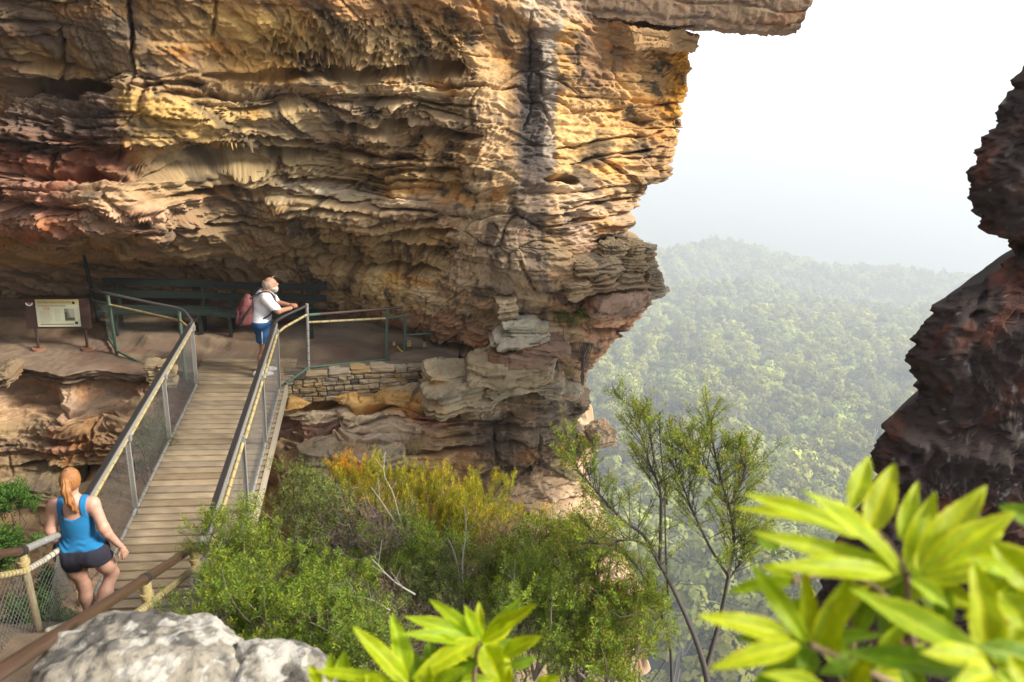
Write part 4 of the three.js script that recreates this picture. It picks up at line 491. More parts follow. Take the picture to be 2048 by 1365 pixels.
{ // ------------- bridge
  const B = thing('footbridge', 'narrow timber-decked footbridge with grey steel and wire mesh railings leading to the cave', 'footbridge');
  const T0 = 5.72, T1 = 12.42, pitch = 0.1435, pl = [0, 1, 2, 3, 4].map((k) => plankGeo(pitch - 0.022, 0.05, 1.30, 40 + k)), wide = plankGeo(pitch - 0.022, 0.05, 1.5, 51), r = rng(5);
  for (let t = T0, k = 0; t < T1; t += pitch, k++) { const last = t > 11.5, m = mesh('plank', last ? wide : pl[Math.floor(r() * 5)], woods[Math.floor(r() * 5)], B); m.position.copy(onBridge(t + pitch / 2, (last ? -2.03 : -2.02) + (r() - 0.5) * 0.012, DECK - 0.0225 + (r() - 0.5) * 0.003)); m.rotation.y = bridgeTurn + (r() - 0.5) * 0.004; m.rotation.z = (r() - 0.5) * 0.004; }
  for (const p of [-2.58, -1.45]) mesh('beam', bar(onBridge(T0, p, DECK - 0.16), onBridge(11.9, p, DECK - 0.16), 0.12, 0.22), beamMat, B);
  mesh('fascia_board', bar(onBridge(T0 + 0.02, -1.352, DECK - 0.085), onBridge(11.45, -1.352, DECK - 0.085), 0.03, 0.19), beamMat, B);
  const rt = DECK + 1.06;
  for (const side of [-1, 1]) {
    const p = side < 0 ? -2.665 : -1.43, ts = side < 0 ? [6.45, 8.05, 9.64, 11.33] : [6.28, 7.93, 9.52, 11.15], ph = side < 0 ? p : p - 0.055, start = side < 0 ? 6.2 : 5.98, end = ts[3] + (side < 0 ? 0.05 : 0.22);
    for (const t of ts) {
      const post = mesh('post', merge([bar(onBridge(t, p, DECK - (side > 0 ? 0.26 : 0.05)), onBridge(t, p, rt - 0.02), 0.048, 0.036, BD), bar(onBridge(t, p + 0.019 * side, DECK - 0.04), onBridge(t, p + 0.019 * side, rt - 0.03), 0.008, 0.06, BD)]), galv, B);
      mesh('rail_clamp', bar(onBridge(t - 0.03, p - 0.01 * side, rt - 0.085), onBridge(t + 0.03, p - 0.01 * side, rt - 0.085), 0.07, 0.085), galv, post);
      mesh('bolt', merge([rod(onBridge(t, p - 0.045, rt - 0.07), onBridge(t, p + 0.045, rt - 0.07), 0.009), rod(onBridge(t, p - 0.04, DECK + 0.06), onBridge(t, p + 0.04, DECK + 0.06), 0.009)]), boltMat, post);
    }
    const hr = [onBridge(start, ph, rt), onBridge(end, ph, rt)];
    mesh('handrail', bar(hr[0], hr[1], 0.050, 0.028), darkRail, B); mesh('rail_angle', bar(onBridge(start, ph + (side < 0 ? 0.024 : 0.036), rt - 0.032), onBridge(end, ph + (side < 0 ? 0.024 : 0.036), rt - 0.032), 0.014, 0.05), galv, B);
    for (let k = 0; k < ts.length; k++) { const a = k ? ts[k - 1] : start, b = ts[k]; const q = [onBridge(a + 0.03, p, rt - 0.13 - (k ? 0.0 : 0.0)), onBridge(b - 0.03, p, rt - 0.105)], m = mesh('mesh_rail', pipe(q, 0.021), k === 0 && side < 0 ? whitePipe : creamPipe, B); mesh('wire_tie', ties(q, 0.021, 0.16), tieMat, m).userData.kind = 'stuff';
      const f = [onBridge(a, p, DECK + 0.045), onBridge(b, p, DECK + 0.045)], w = mesh('foot_rail', pipe(f, 0.02), galv, B); mesh('wire_tie', ties(f, 0.02, 0.22), tieMat, w).userData.kind = 'stuff';
      mesh('wire_mesh', wireMesh(onBridge(a, p, DECK + 0.045), onBridge(b, p, DECK + 0.045), onBridge(a, p, rt - 0.12), onBridge(b, p, rt - 0.11)), wireMat, B).userData.kind = 'stuff'; }
  }
}
{ // ------------- steps up from the bridge towards the viewer
  const S = thing('timber_steps', 'timber steps climbing from the near end of the footbridge under the brown handrail', 'steps'), dir = V(0.24, 0, 0.97).normalize(), right = V(0.97, 0, -0.24).normalize(), e = onBridge(5.6, -2.04, 0), r = rng(77);
  for (let k = 0; k < 11; k++) { const y = DECK + 0.165 * (k + 1) * (k ? 1 : 0.05), c = e.clone().addScaledVector(dir, 0.02 + 0.27 * k); c.y = y - 0.025; for (const q of [0, 1]) { const m = mesh('tread', plankGeo(0.128, 0.05, 1.5, 300 + k * 2 + q), woods[Math.floor(r() * 5)], S); m.position.copy(c).addScaledVector(dir, q * 0.136); m.rotation.y = Math.atan2(0.24, 0.97); } }
  for (const s of [-0.62, 0.62]) mesh('stringer', bar(e.clone().addScaledVector(right, s).addScaledVector(dir, -0.02).setY(DECK - 0.14), e.clone().addScaledVector(right, s).addScaledVector(dir, 2.8).setY(DECK + 1.53), 0.06, 0.2), beamMat, S);
}
{ // ------------- stair railing on the viewer's side (brown, nearest)
  const R = thing('stair_railing', 'brown pipe handrail with yellow pipe and mesh below, slanting in front of the woman', 'railing'), far = onBridge(5.98, -1.485, DECK + 1.06), near = atD(-40, 1370, 2.62), d = near.clone().sub(far).normalize(), out = near.clone().addScaledVector(d, 0.6);
  mesh('handrail', rod(far.clone().addScaledVector(d, 0.16), out, 0.031, 0.031, 16), brownRail, R); mesh('rail_joint', pipe([onBridge(6.05, -1.485, DECK + 1.06), far, far.clone().addScaledVector(d, 0.18)], 0.03, 12), galv, R);
  const low = V(0, -0.2, 0), q = [far.clone().add(low), far.clone().addScaledVector(d, 0.30).add(low), out.clone().add(low)], y1 = mesh('mesh_rail', pipe([q[1], q[2]], 0.027, 12), creamPipe, R); mesh('wire_tie', ties([q[1], q[2]], 0.027, 0.06), tieMat, y1).userData.kind = 'stuff';
  const y2 = mesh('mesh_rail', pipe([onBridge(6.02, -1.43, DECK + 0.93), q[0], q[1]], 0.027, 12), whitePipe, R); mesh('wire_tie', ties([q[0], q[1]], 0.027, 0.06), tieMat, y2).userData.kind = 'stuff';
  for (const s of [0.36, 2.05]) { const b = far.clone().addScaledVector(d, s), ft = V(b.x, b.y - 1.05, b.z), post = mesh('post', rod(ft, b.clone().add(V(0, -0.22, 0)), 0.03, 0.03, 12), galv, R); mesh('socket', merge([rod(b.clone().add(V(0, -0.21, 0)), b.clone().add(V(0, -0.02, 0)), 0.034, 0.034, 12), rod(b.clone().add(V(0, -0.13, 0)), b.clone().add(V(0, -0.10, 0)), 0.043, 0.043, 12)]), creamPipe, post); mesh('rail_collar', rod(b.clone().addScaledVector(d, -0.035), b.clone().addScaledVector(d, 0.035), 0.037, 0.037, 14), darkRail, post); }
  const a = far.clone().addScaledVector(d, 0.05).setY(DECK + 0.08), b = far.clone().addScaledVector(d, 2.4); mesh('wire_mesh', wireMesh(a, V(b.x, b.y - 1.0, b.z), a.clone().setY(DECK + 0.86), V(b.x, b.y - 0.2, b.z), 0.062, 0.0022), wireMat, R).userData.kind = 'stuff';
}
{ // ------------- stair railing on the far side (left edge of the picture)
  const R = thing('stair_railing', 'weathered pipe railing with wire mesh at the left edge beside the woman', 'railing'), a = onBridge(6.2, -2.665, DECK + 1.06), top = atD(42, 1103, 6.05), foot = V(top.x + 0.02, top.y - 1.0, top.z), d = V(0.1, 0.42, 0.62).normalize(), out = top.clone().addScaledVector(d, 1.5);
  mesh('handrail', pipe([top, out], 0.034, 14), brownRail, R); mesh('rail_joint', pipe([a, a.clone().lerp(top, 0.45).add(V(-0.04, -0.02, 0)), top], 0.03, 12), galv, R);
  const lo = V(0, -0.19, 0); for (const [q, m] of [[[a.clone().add(V(0, -0.13, 0)), a.clone().lerp(top, 0.45).add(V(-0.04, -0.2, 0)), top.clone().add(lo)], whitePipe], [[top.clone().add(lo), out.clone().add(lo)], creamPipe]]) { const p = mesh('mesh_rail', pipe(q, 0.026, 12), m, R); mesh('wire_tie', ties(q, 0.026, 0.06), tieMat, p).userData.kind = 'stuff'; }
  const post = mesh('post', rod(foot, top.clone().add(lo), 0.032, 0.032, 12), oldPipe, R); mesh('socket', merge([rod(top.clone().add(lo), top, 0.034, 0.034, 12), rod(top.clone().add(V(0, -0.12, 0)), top.clone().add(V(0, -0.085, 0)), 0.045, 0.045, 12)]), creamPipe, post); mesh('rail_collar', rod(top.clone().addScaledVector(d, -0.03), top.clone().addScaledVector(d, 0.04), 0.044, 0.044, 14), darkRail, post);
  const f0 = onBridge(6.3, -2.665, DECK + 0.03), f1 = atD(95, 1262, 6.25), f2 = foot.clone().add(V(0, 0.05, 0)), f3 = f2.clone().addScaledVector(d, 1.4), fr = mesh('foot_rail', pipe([f0, f1, f2, f3], 0.024, 12), whitePipe, R); mesh('wire_tie', ties([f1, f2, f3], 0.024, 0.08), tieMat, fr).userData.kind = 'stuff';
  mesh('wire_mesh', wireMesh(f1, f2, a.clone().lerp(top, 0.3).add(lo), top.clone().add(lo), 0.062, 0.0024), wireMat, R).userData.kind = 'stuff'; mesh('wire_mesh', wireMesh(f2, f3, top.clone().add(lo), out.clone().add(lo), 0.062, 0.0024), wireMat, R).userData.kind = 'stuff'; mesh('wire_mesh', wireMesh(f0, f1, a.clone().add(lo), a.clone().lerp(top, 0.3).add(lo), 0.062, 0.0024), wireMat, R).userData.kind = 'stuff';
}
{ // ------------- cave railing on the left, bending back to the sign
  const R = thing('cave_railing', 'green pipe railing sweeping left from the bridge end towards the information sign', 'railing'), rt = DECK + 1.06;
  const p0 = onBridge(11.36, -2.665, rt), p1 = atY(357, 618, rt - 0.02), p2 = atY(214, 587, rt - 0.03), p3 = atD(180, 578, 13.35), curve = new THREE.CatmullRomCurve3([onBridge(11.2, -2.665, rt - 0.005), p0, onBridge(11.52, -2.73, rt), p1.clone().lerp(p2, -0.02), p1.clone().lerp(p2, 0.4), p2, p3], false, 'centripetal');
  mesh('handrail', new THREE.TubeGeometry(curve, 60, 0.022, 10), std([0.11, 0.11, 0.115], 0.4, { metalness: 0.4 }), R);
  const low = (p, h) => V(p.x, p.y - h, p.z), q = [onBridge(11.33, -2.665, rt - 0.12), low(p1, 0.19), low(p2, 0.19), low(p3, 0.2)]; for (const [k, m] of [[0, creamPipe], [1, creamPipe], [2, greenPipe]]) { const g = mesh('mesh_rail', pipe([q[k], q[k + 1]], 0.018), m, R); mesh('wire_tie', ties([q[k], q[k + 1]], 0.018, 0.2), tieMat, g).userData.kind = 'stuff'; }
  const feet = [V(p1.x + 0.02, DECK - 0.18, p1.z + 0.02), V(p2.x + 0.03, DECK - 0.06, p2.z), V(p3.x + 0.08, DECK + 0.02, p3.z)]; [[p1, feet[0]], [p2, feet[1]]].forEach(([a, b]) => { const m = mesh('post', rod(b, a, 0.027, 0.027, 10), greenPipe, R); mesh('wire_tie', ties([b, a], 0.027, 0.16), tieMat, m).userData.kind = 'stuff'; });
  mesh('post', rod(feet[2], V(p3.x - 0.06, DECK + 1.5, p3.z - 0.02), 0.032, 0.032, 10), darkGreen, R);
  const fr = [V(feet[2].x + 0.02, feet[2].y + 0.06, feet[2].z), V(feet[1].x, feet[1].y + 0.10, feet[1].z), V(mix(feet[1].x, feet[0].x, 0.55), DECK - 0.14, mix(feet[1].z, feet[0].z, 0.55)), V(feet[0].x - 0.1, DECK - 0.36, feet[0].z), onBridge(11.3, -2.70, DECK - 0.06)], f = mesh('foot_rail', pipe(fr, 0.02), greenPipe, R); mesh('wire_tie', ties(fr, 0.02, 0.14), tieMat, f).userData.kind = 'stuff';
  for (let k = 0; k < 3; k++) mesh('wire_mesh', wireMesh(k === 2 ? fr[1] : k === 1 ? fr[3] : onBridge(11.36, -2.68, DECK), k === 2 ? fr[0] : k === 1 ? fr[1] : V(feet[0].x, DECK - 0.1, feet[0].z), q[k], q[k + 1]), wireGreen, R).userData.kind = 'stuff';
}
{ // ------------- cave railing on the right, on top of the stone wall
  const R = thing('cave_railing', 'green pipe and mesh railing standing on the low stone wall', 'railing'), rt = DECK + 1.06;
  const foot = [atY(617, 742, DECK), atY(772, 725, DECK), atY(808, 718, DECK), atY(879, 708, DECK + 0.02)], up = (p, h) => V(p.x, p.y + h, p.z), c0 = onBridge(11.33, -1.485, rt);
  mesh('handrail', new THREE.TubeGeometry(new THREE.CatmullRomCurve3([onBridge(11.2, -1.485, rt), c0, onBridge(11.52, -1.42, rt + 0.01), up(foot[0], 1.13)], false, 'centripetal'), 30, 0.024, 10), darkRail, R);
  const cq = [onBridge(11.2, -1.43, rt - 0.11), onBridge(11.45, -1.36, rt - 0.11), up(foot[0], 0.98)], c = mesh('mesh_rail', pipe(cq, 0.02), creamPipe, R); mesh('wire_tie', ties(cq, 0.02, 0.14), tieMat, c).userData.kind = 'stuff';
  mesh('handrail', pipe([up(foot[0], 0.97), up(foot[0].clone().lerp(foot[1], 0.15), 0.97)], 0.024), greenPipe, R); mesh('handrail', pipe([up(foot[0].clone().lerp(foot[1], 0.15), 0.97), up(foot[1].clone().lerp(foot[2], 0.85), 0.95)], 0.024), brownRail, R);
  const mr = [up(foot[0], 0.845), up(foot[1], 0.80)], m1 = mesh('mesh_rail', pipe(mr, 0.02), creamPipe, R); mesh('wire_tie', ties(mr, 0.02, 0.14), tieMat, m1).userData.kind = 'stuff'; mesh('mesh_rail', pipe([mr[1], up(foot[2], 0.80).add(V(0.06, 0, -0.03))], 0.021), greenPipe, R);
  [[0, 1.16, galv], [1, 0.96, greenPipe], [2, 0.80, greenPipe], [3, 0.64, greenPipe]].forEach(([k, h, m]) => { const g = mesh('post', rod(up(foot[k], -0.06), up(foot[k], h), 0.027, 0.027, 12), m, R); if (!k) mesh('wire_tie', ties([foot[0], up(foot[0], 0.9)], 0.027, 0.13), tieMat, g).userData.kind = 'stuff'; });
  mesh('gate_rail', pipe([up(foot[2], 0.44), up(foot[3], 0.40)], 0.02), greenPipe, R); mesh('gate_rail', pipe([up(foot[2], 0.06), up(foot[3], 0.03)], 0.02), greenPipe, R);
  const fl = [onBridge(11.33, -1.36, DECK + 0.06), up(foot[0], 0.06), up(foot[1], 0.05), up(foot[2], 0.0), up(foot[2].clone().lerp(foot[3], 0.62), 0.0)], f = mesh('foot_rail', pipe(fl, 0.022), greenPipe, R); mesh('wire_tie', ties(fl.slice(0, 3), 0.022, 0.12), tieMat, f).userData.kind = 'stuff';
  mesh('wire_mesh', wireMesh(fl[0], fl[1], cq[1], cq[2]), wireGreen, R).userData.kind = 'stuff'; mesh('wire_mesh', wireMesh(fl[1], fl[2], mr[0], mr[1]), wireGreen, R).userData.kind = 'stuff'; mesh('wire_mesh', wireMesh(fl[2], fl[3], mr[1], up(foot[2], 0.8)), wireGreen, R).userData.kind = 'stuff'; mesh('wire_mesh', wireMesh(up(foot[2], 0.06), up(foot[3], 0.03), up(foot[2], 0.44), up(foot[3], 0.4)), wireGreen, R).userData.kind = 'stuff';
  // padlocks clipped to the mesh
  const brass = std([0.62, 0.45, 0.14], 0.35, { metalness: 0.7 }), steel = std([0.6, 0.6, 0.6], 0.3, { metalness: 0.8 });
  [[788, 689, 'brass padlock hanging in the mesh left of the thin green post', 1], [818, 690, 'larger pale padlock with open shackle just right of the thin green post', 1.6], [849, 692, 'brass padlock nearest the end post of the green railing', 1.25]].forEach(([px, py, label, s]) => {
    const f = clamp((px - 772) / 107), k = foot[1].clone().lerp(foot[3], f), o = thing('padlock', label, 'padlock', atZ(px, py, k.z + 0.02).toArray(), 0.3, 'padlocks on the green railing'); const body = new THREE.BoxGeometry(0.042 * s, 0.036 * s, 0.018 * s); mesh('lock_body', body, brass, o);
    const sh = new THREE.TorusGeometry(0.014 * s, 0.0035 * s, 6, 12, Math.PI); sh.translate(0, 0.032 * s, 0); mesh('shackle', merge([sh, rod(V(-0.014 * s, 0.015 * s, 0), V(-0.014 * s, 0.033 * s, 0), 0.0035 * s), rod(V(0.014 * s, 0.015 * s, 0), V(0.014 * s, 0.033 * s, 0), 0.0035 * s)]), steel, o); });
  const rb = [atZ(794, 693, foot[2].z + 0.03), atZ(800, 700, foot[2].z + 0.04), atZ(807, 706, foot[2].z + 0.03)]; tag(mesh('ribbon', new THREE.TubeGeometry(new THREE.CatmullRomCurve3(rb), 10, 0.012, 5), std([0.62, 0.42, 0.05], 0.7)), 'yellow ribbon tied in the mesh beside the thin green post', 'ribbon');
}
{ // ------------- dry stone wall below that railing
  const W = thing('stone_wall', 'low wall of squared tan sandstone blocks under the green railing', 'wall'), a = atZ(563, 750, -11.28), b = atZ(866, 728, -11.95), L = a.distanceTo(b), dir = V(b.x - a.x, 0, b.z - a.z).normalize(), turn = Math.atan2(-dir.z, dir.x), r = rng(31), tones = [[0.34, 0.26, 0.155], [0.38, 0.30, 0.19], [0.31, 0.24, 0.14], [0.38, 0.26, 0.12], [0.33, 0.27, 0.19], [0.09, 0.075, 0.055]];
  const geos = []; for (let k = 0; k < 8; k++) geos.push(rock(0.5, 0.5, 0.5, 9, { round: 0.10, rough: 0.12, bed: 0.03, freq: 2.2, seed: 60 + k, thick: 0.3, tint: sandTint(1, 1, 1, 0.12) })); const mats = tones.map((c) => { const m = rockMat.clone(); m.color.setRGB(...c); return m; });
  const topY = (u) => mix(a.y, b.y, u) , hs = [0.105, 0.088, 0.08, 0.085, 0.08, 0.085]; let y = 0;
  hs.forEach((h, row) => { let u = row % 2 ? -0.03 : 0; const end = row < 2 ? L : L * [1, 1, 0.97, 0.86, 0.66, 0.46][row]; while (u < end) { const w = row === 0 ? 0.2 + 0.2 * r() : 0.11 + 0.24 * r() * r() + 0.04 * r(), hh = h * (0.94 + 0.12 * r()), m = mesh('stone', geos[Math.floor(r() * 8)], mats[r() < 0.05 ? 5 : Math.floor(r() * 5)], W), uc = (u + w / 2) / L, bulge = (r() - 0.5) * 0.05; m.scale.set((w - 0.016) * 1.02, hh - 0.012, 0.26 + bulge); m.position.set(a.x + dir.x * (u + w / 2), topY(uc) - y - h / 2 - 0.012 * Math.sin(uc * 9 + row) , a.z + dir.z * (u + w / 2) - 0.13 + bulge * 0.5); m.rotation.set((r() - 0.5) * 0.05, turn + (r() - 0.5) * 0.06, (r() - 0.5) * 0.035); u += w; } y += h; });
  mesh('mortar', merge([bar(V(a.x, a.y - 0.13, a.z - 0.2), V(b.x, b.y - 0.13, b.z - 0.2), 0.14, 0.26), bar(V(a.x, a.y - 0.36, a.z - 0.2), V(a.x + dir.x * L * 0.72, mix(a.y, b.y, 0.72) - 0.32, a.z + dir.z * L * 0.72 - 0.2), 0.14, 0.3)]), std([0.13, 0.10, 0.07], 1), W);
  const W2 = thing('stone_pier', 'short stone pier at the left foot of the bridge end', 'wall'), c = atZ(318, 735, -10.75); for (let row = 0; row < 4; row++) for (let k = 0; k < 2; k++) { const m = mesh('stone', geos[(row * 3 + k) % 8], mats[(row + k * 2) % 5], W2); m.scale.set(0.2, 0.085, 0.3); m.position.set(c.x - 0.12 + k * 0.2 + (row % 2) * 0.05, c.y + 0.02 - row * 0.09, c.z - 0.05); m.rotation.y = turn + (r() - 0.5) * 0.1; }
}
{ // ------------- two green slatted benches against the back wall
  const make = () => { const o = new THREE.Group(), slat = (n, y, z, h, d) => mesh(n, bar(V(-0.93, y, z), V(0.93, y, z), d, h), darkGreen, o); slat('back_slat', 0.84, -0.23, 0.125, 0.035); slat('back_slat', 0.64, -0.20, 0.125, 0.035); for (let k = 0; k < 3; k++) slat('seat_slat', 0.43, -0.11 + k * 0.135, 0.04, 0.12); for (const x of [-0.68, 0.68]) { mesh('leg', bar(V(x, 0, 0.13), V(x, 0.41, 0.13), 0.06, 0.06, V(0, 0, 1)), darkGreen, o); mesh('leg', bar(V(x, 0, -0.16), V(x, 0.41, -0.16), 0.06, 0.06, V(0, 0, 1)), darkGreen, o); mesh('back_post', bar(V(x, 0.39, -0.19), V(x, 0.90, -0.255), 0.05, 0.045, V(0, 0, 1)), darkGreen, o); mesh('seat_bearer', bar(V(x, 0.385, -0.2), V(x, 0.385, 0.22), 0.05, 0.05), darkGreen, o); } return o; };
  const proto = make(); [[322, 661, 'dark green slatted bench on the left, behind the sweeping cave railing'], [545, 664, 'dark green slatted bench directly behind the bearded man']].forEach(([px, py, label], k) => { const o = k ? proto.clone() : proto, p = atY(px, py, DECK + 0.17); o.name = numbered('bench'); o.userData = { label, category: 'bench', group: 'benches along the cave wall' }; o.position.copy(p); o.position.y = floorY(p.x, p.z) - 0.02; o.rotation.y = bridgeTurn; scene.add(o); });
}
{ // ------------- information sign
  const c = document.createElement('canvas'); c.width = 512; c.height = 330; const x = c.getContext('2d'); x.fillStyle = '#b9bba4'; x.fillRect(0, 0, 512, 330); x.fillStyle = '#b5aa78'; x.fillRect(0, 0, 512, 62); x.fillStyle = '#4a4636'; x.font = 'bold 30px serif'; x.fillText('The Three Sisters & CULTURE', 26, 44, 400); x.font = 'bold 24px serif'; x.fillText('An Aboriginal Dreaming Tradition', 26, 84, 330);
  x.fillStyle = '#c8743a'; x.fillRect(86, 98, 76, 24); x.fillStyle = '#e0a860'; x.fillRect(96, 104, 40, 12); x.fillStyle = '#8a8c7c'; for (let k = 0; k < 17; k++) { x.fillRect(40, 136 + k * 9, 150 - (k * 37) % 40, 3); if (k < 14) x.fillRect(214, 120 + k * 11, 84 - (k * 23) % 30, 3); } x.fillStyle = '#6f7164'; x.fillRect(330, 110, 120, 150); x.fillStyle = '#989a8c'; x.beginPath(); x.moveTo(372, 110); x.lineTo(450, 110); x.lineTo(450, 220); x.lineTo(400, 214); x.fill(); x.fillStyle = '#3c3e38'; x.fillRect(336, 150, 28, 104); x.fillRect(364, 224, 84, 22); x.fillStyle = '#23251f'; x.fillRect(34, 296, 400, 8); x.fillStyle = '#1b1c22'; x.fillRect(446, 268, 34, 34); x.beginPath(); x.arc(450, 40, 17, 0, 7); x.strokeStyle = '#5a5644'; x.lineWidth = 3; x.stroke(); x.fill();
  const t = new THREE.CanvasTexture(c); t.colorSpace = THREE.SRGBColorSpace; t.magFilter = THREE.LinearFilter;
  const dark = std([0.040, 0.018, 0.014], 0.7), p = atY(124, 689, DECK + 0.06), S = thing('information_sign', 'cream printed information panel on a dark brown board with two legs, in the cave', 'sign', [p.x, floorY(p.x, p.z) - 0.01, p.z], 0.24);
  const tilt = 0.10, board = mesh('board', new THREE.BoxGeometry(0.95, 0.50, 0.03), dark, S); board.position.set(0.0, 0.62, -0.02); board.rotation.x = -tilt;
  const panel = mesh('panel', new THREE.BoxGeometry(0.635, 0.455, 0.008), std([0.8, 0.8, 0.8], 0.5, { map: t }), S); panel.position.set(0.01, 0.635, 0.002); panel.rotation.x = -tilt; panel.userData.label = 'cream panel printed with text and a grey picture';
  for (const s of [-0.36, 0.37]) { const l = mesh('leg', rod(V(s, 0, 0), V(s, 0.5, -0.02), 0.022), dark, S); mesh('foot_plate', rod(V(s, -0.01, 0), V(s, 0.03, 0), 0.11, 0.10, 14), std([0.19, 0.09, 0.05], 0.9), l); }
  const em = new THREE.TorusGeometry(0.045, 0.012, 6, 14, Math.PI); em.rotateZ(Math.PI); const e = mesh('emblem', em, std([0.6, 0.58, 0.55], 0.6), S); e.position.set(-0.395, 0.81, -0.005); e.rotation.x = -tilt; const e2 = mesh('emblem', new THREE.CylinderGeometry(0.02, 0.02, 0.006, 12).rotateX(Math.PI / 2), std([0.35, 0.10, 0.07], 0.6), S); e2.position.set(-0.395, 0.80, -0.002);
}

// ---------------------------------------------------------------- people
function netMesh(sdf, lo, hi, cell) {   // surface of sdf = 0 as one smooth mesh
  const nx = Math.ceil((hi[0] - lo[0]) / cell) + 1, ny = Math.ceil((hi[1] - lo[1]) / cell) + 1, nz = Math.ceil((hi[2] - lo[2]) / cell) + 1, F = new Float32Array(nx * ny * nz), id = (i, j, k) => (k * ny + j) * nx + i;
  for (let k = 0; k < nz; k += 2) for (let j = 0; j < ny; j += 2) for (let i = 0; i < nx; i += 2) { // coarse pass, refined near the surface
    const d = sdf(lo[0] + i * cell, lo[1] + j * cell, lo[2] + k * cell), far = Math.abs(d) > cell * 4; for (let c = 0; c < 2; c++) for (let b = 0; b < 2; b++) for (let a = 0; a < 2; a++) if (i + a < nx && j + b < ny && k + c < nz) F[id(i + a, j + b, k + c)] = far ? d : (a || b || c) ? sdf(lo[0] + (i + a) * cell, lo[1] + (j + b) * cell, lo[2] + (k + c) * cell) : d;
  }
  const P = [], I = [], vert = new Int32Array(nx * ny * nz).fill(-1);
  for (let k = 0; k < nz - 1; k++) for (let j = 0; j < ny - 1; j++) for (let i = 0; i < nx - 1; i++) {
    const v = [F[id(i, j, k)], F[id(i + 1, j, k)], F[id(i, j + 1, k)], F[id(i + 1, j + 1, k)], F[id(i, j, k + 1)], F[id(i + 1, j, k + 1)], F[id(i, j + 1, k + 1)], F[id(i + 1, j + 1, k + 1)]]; let m = 0; for (let q = 0; q < 8; q++) if (v[q] < 0) m |= 1 << q; if (m === 0 || m === 255) continue;
    let x = 0, y = 0, z = 0, n = 0; for (const [a, b] of [[0, 1], [2, 3], [4, 5], [6, 7], [0, 2], [1, 3], [4, 6], [5, 7], [0, 4], [1, 5], [2, 6], [3, 7]]) if ((v[a] < 0) !== (v[b] < 0)) { const t = v[a] / (v[a] - v[b]); x += mix(a & 1, b & 1, t); y += mix((a >> 1) & 1, (b >> 1) & 1, t); z += mix((a >> 2) & 1, (b >> 2) & 1, t); n++; }
    vert[id(i, j, k)] = P.length / 3; P.push(lo[0] + (i + x / n) * cell, lo[1] + (j + y / n) * cell, lo[2] + (k + z / n) * cell);
  }
  const quad = (a, b, c, d, flip) => { if (a < 0 || b < 0 || c < 0 || d < 0) return; flip ? I.push(a, c, b, b, c, d) : I.push(a, b, c, b, d, c); };
  for (let k = 1; k < nz - 1; k++) for (let j = 1; j < ny - 1; j++) for (let i = 1; i < nx - 1; i++) { const o = F[id(i, j, k)] < 0;
    if (o !== F[id(i + 1, j, k)] < 0) quad(vert[id(i, j - 1, k - 1)], vert[id(i, j, k - 1)], vert[id(i, j - 1, k)], vert[id(i, j, k)], !o);
    if (o !== F[id(i, j + 1, k)] < 0) quad(vert[id(i - 1, j, k - 1)], vert[id(i - 1, j, k)], vert[id(i, j, k - 1)], vert[id(i, j, k)], !o);
    if (o !== F[id(i, j, k + 1)] < 0) quad(vert[id(i - 1, j - 1, k)], vert[id(i, j - 1, k)], vert[id(i - 1, j, k)], vert[id(i, j, k)], !o); }
  const g = new THREE.BufferGeometry(); g.setAttribute('position', new THREE.Float32BufferAttribute(P, 3)); g.setIndex(I); g.computeVertexNormals(); const uv = new Float32Array(P.length / 3 * 2); for (let q = 0; q < P.length / 3; q++) { uv[q * 2] = (P[q * 3] + P[q * 3 + 2]) / 0.25; uv[q * 2 + 1] = P[q * 3 + 1] / 0.25; } g.setAttribute('uv', new THREE.BufferAttribute(uv, 2)); return g;
}
const smin = (a, b, k) => { const h = Math.max(k - Math.abs(a - b), 0) / k; return Math.min(a, b) - h * h * k * 0.25; };
function bone(x, y, z, A, B) { const bx = B[0] - A[0], by = B[1] - A[1], bz = B[2] - A[2], px = x - A[0], py = y - A[1], pz = z - A[2], t = clamp((px * bx + py * by + pz * bz) / (bx * bx + by * by + bz * bz)); return Math.hypot(px - bx * t, py - by * t, pz - bz * t) - mix(A[3], B[3], t); }
const ball = (x, y, z, c, r) => { const a = (x - c[0]) / r[0], b = (y - c[1]) / r[1], d = (z - c[2]) / r[2]; return (Math.hypot(a, b, d) - 1) * Math.min(...r); };
const chain = (x, y, z, pts, k) => { let d = 1e3; for (let i = 1; i < pts.length; i++) d = smin(d, bone(x, y, z, pts[i - 1], pts[i]), k); return d; };
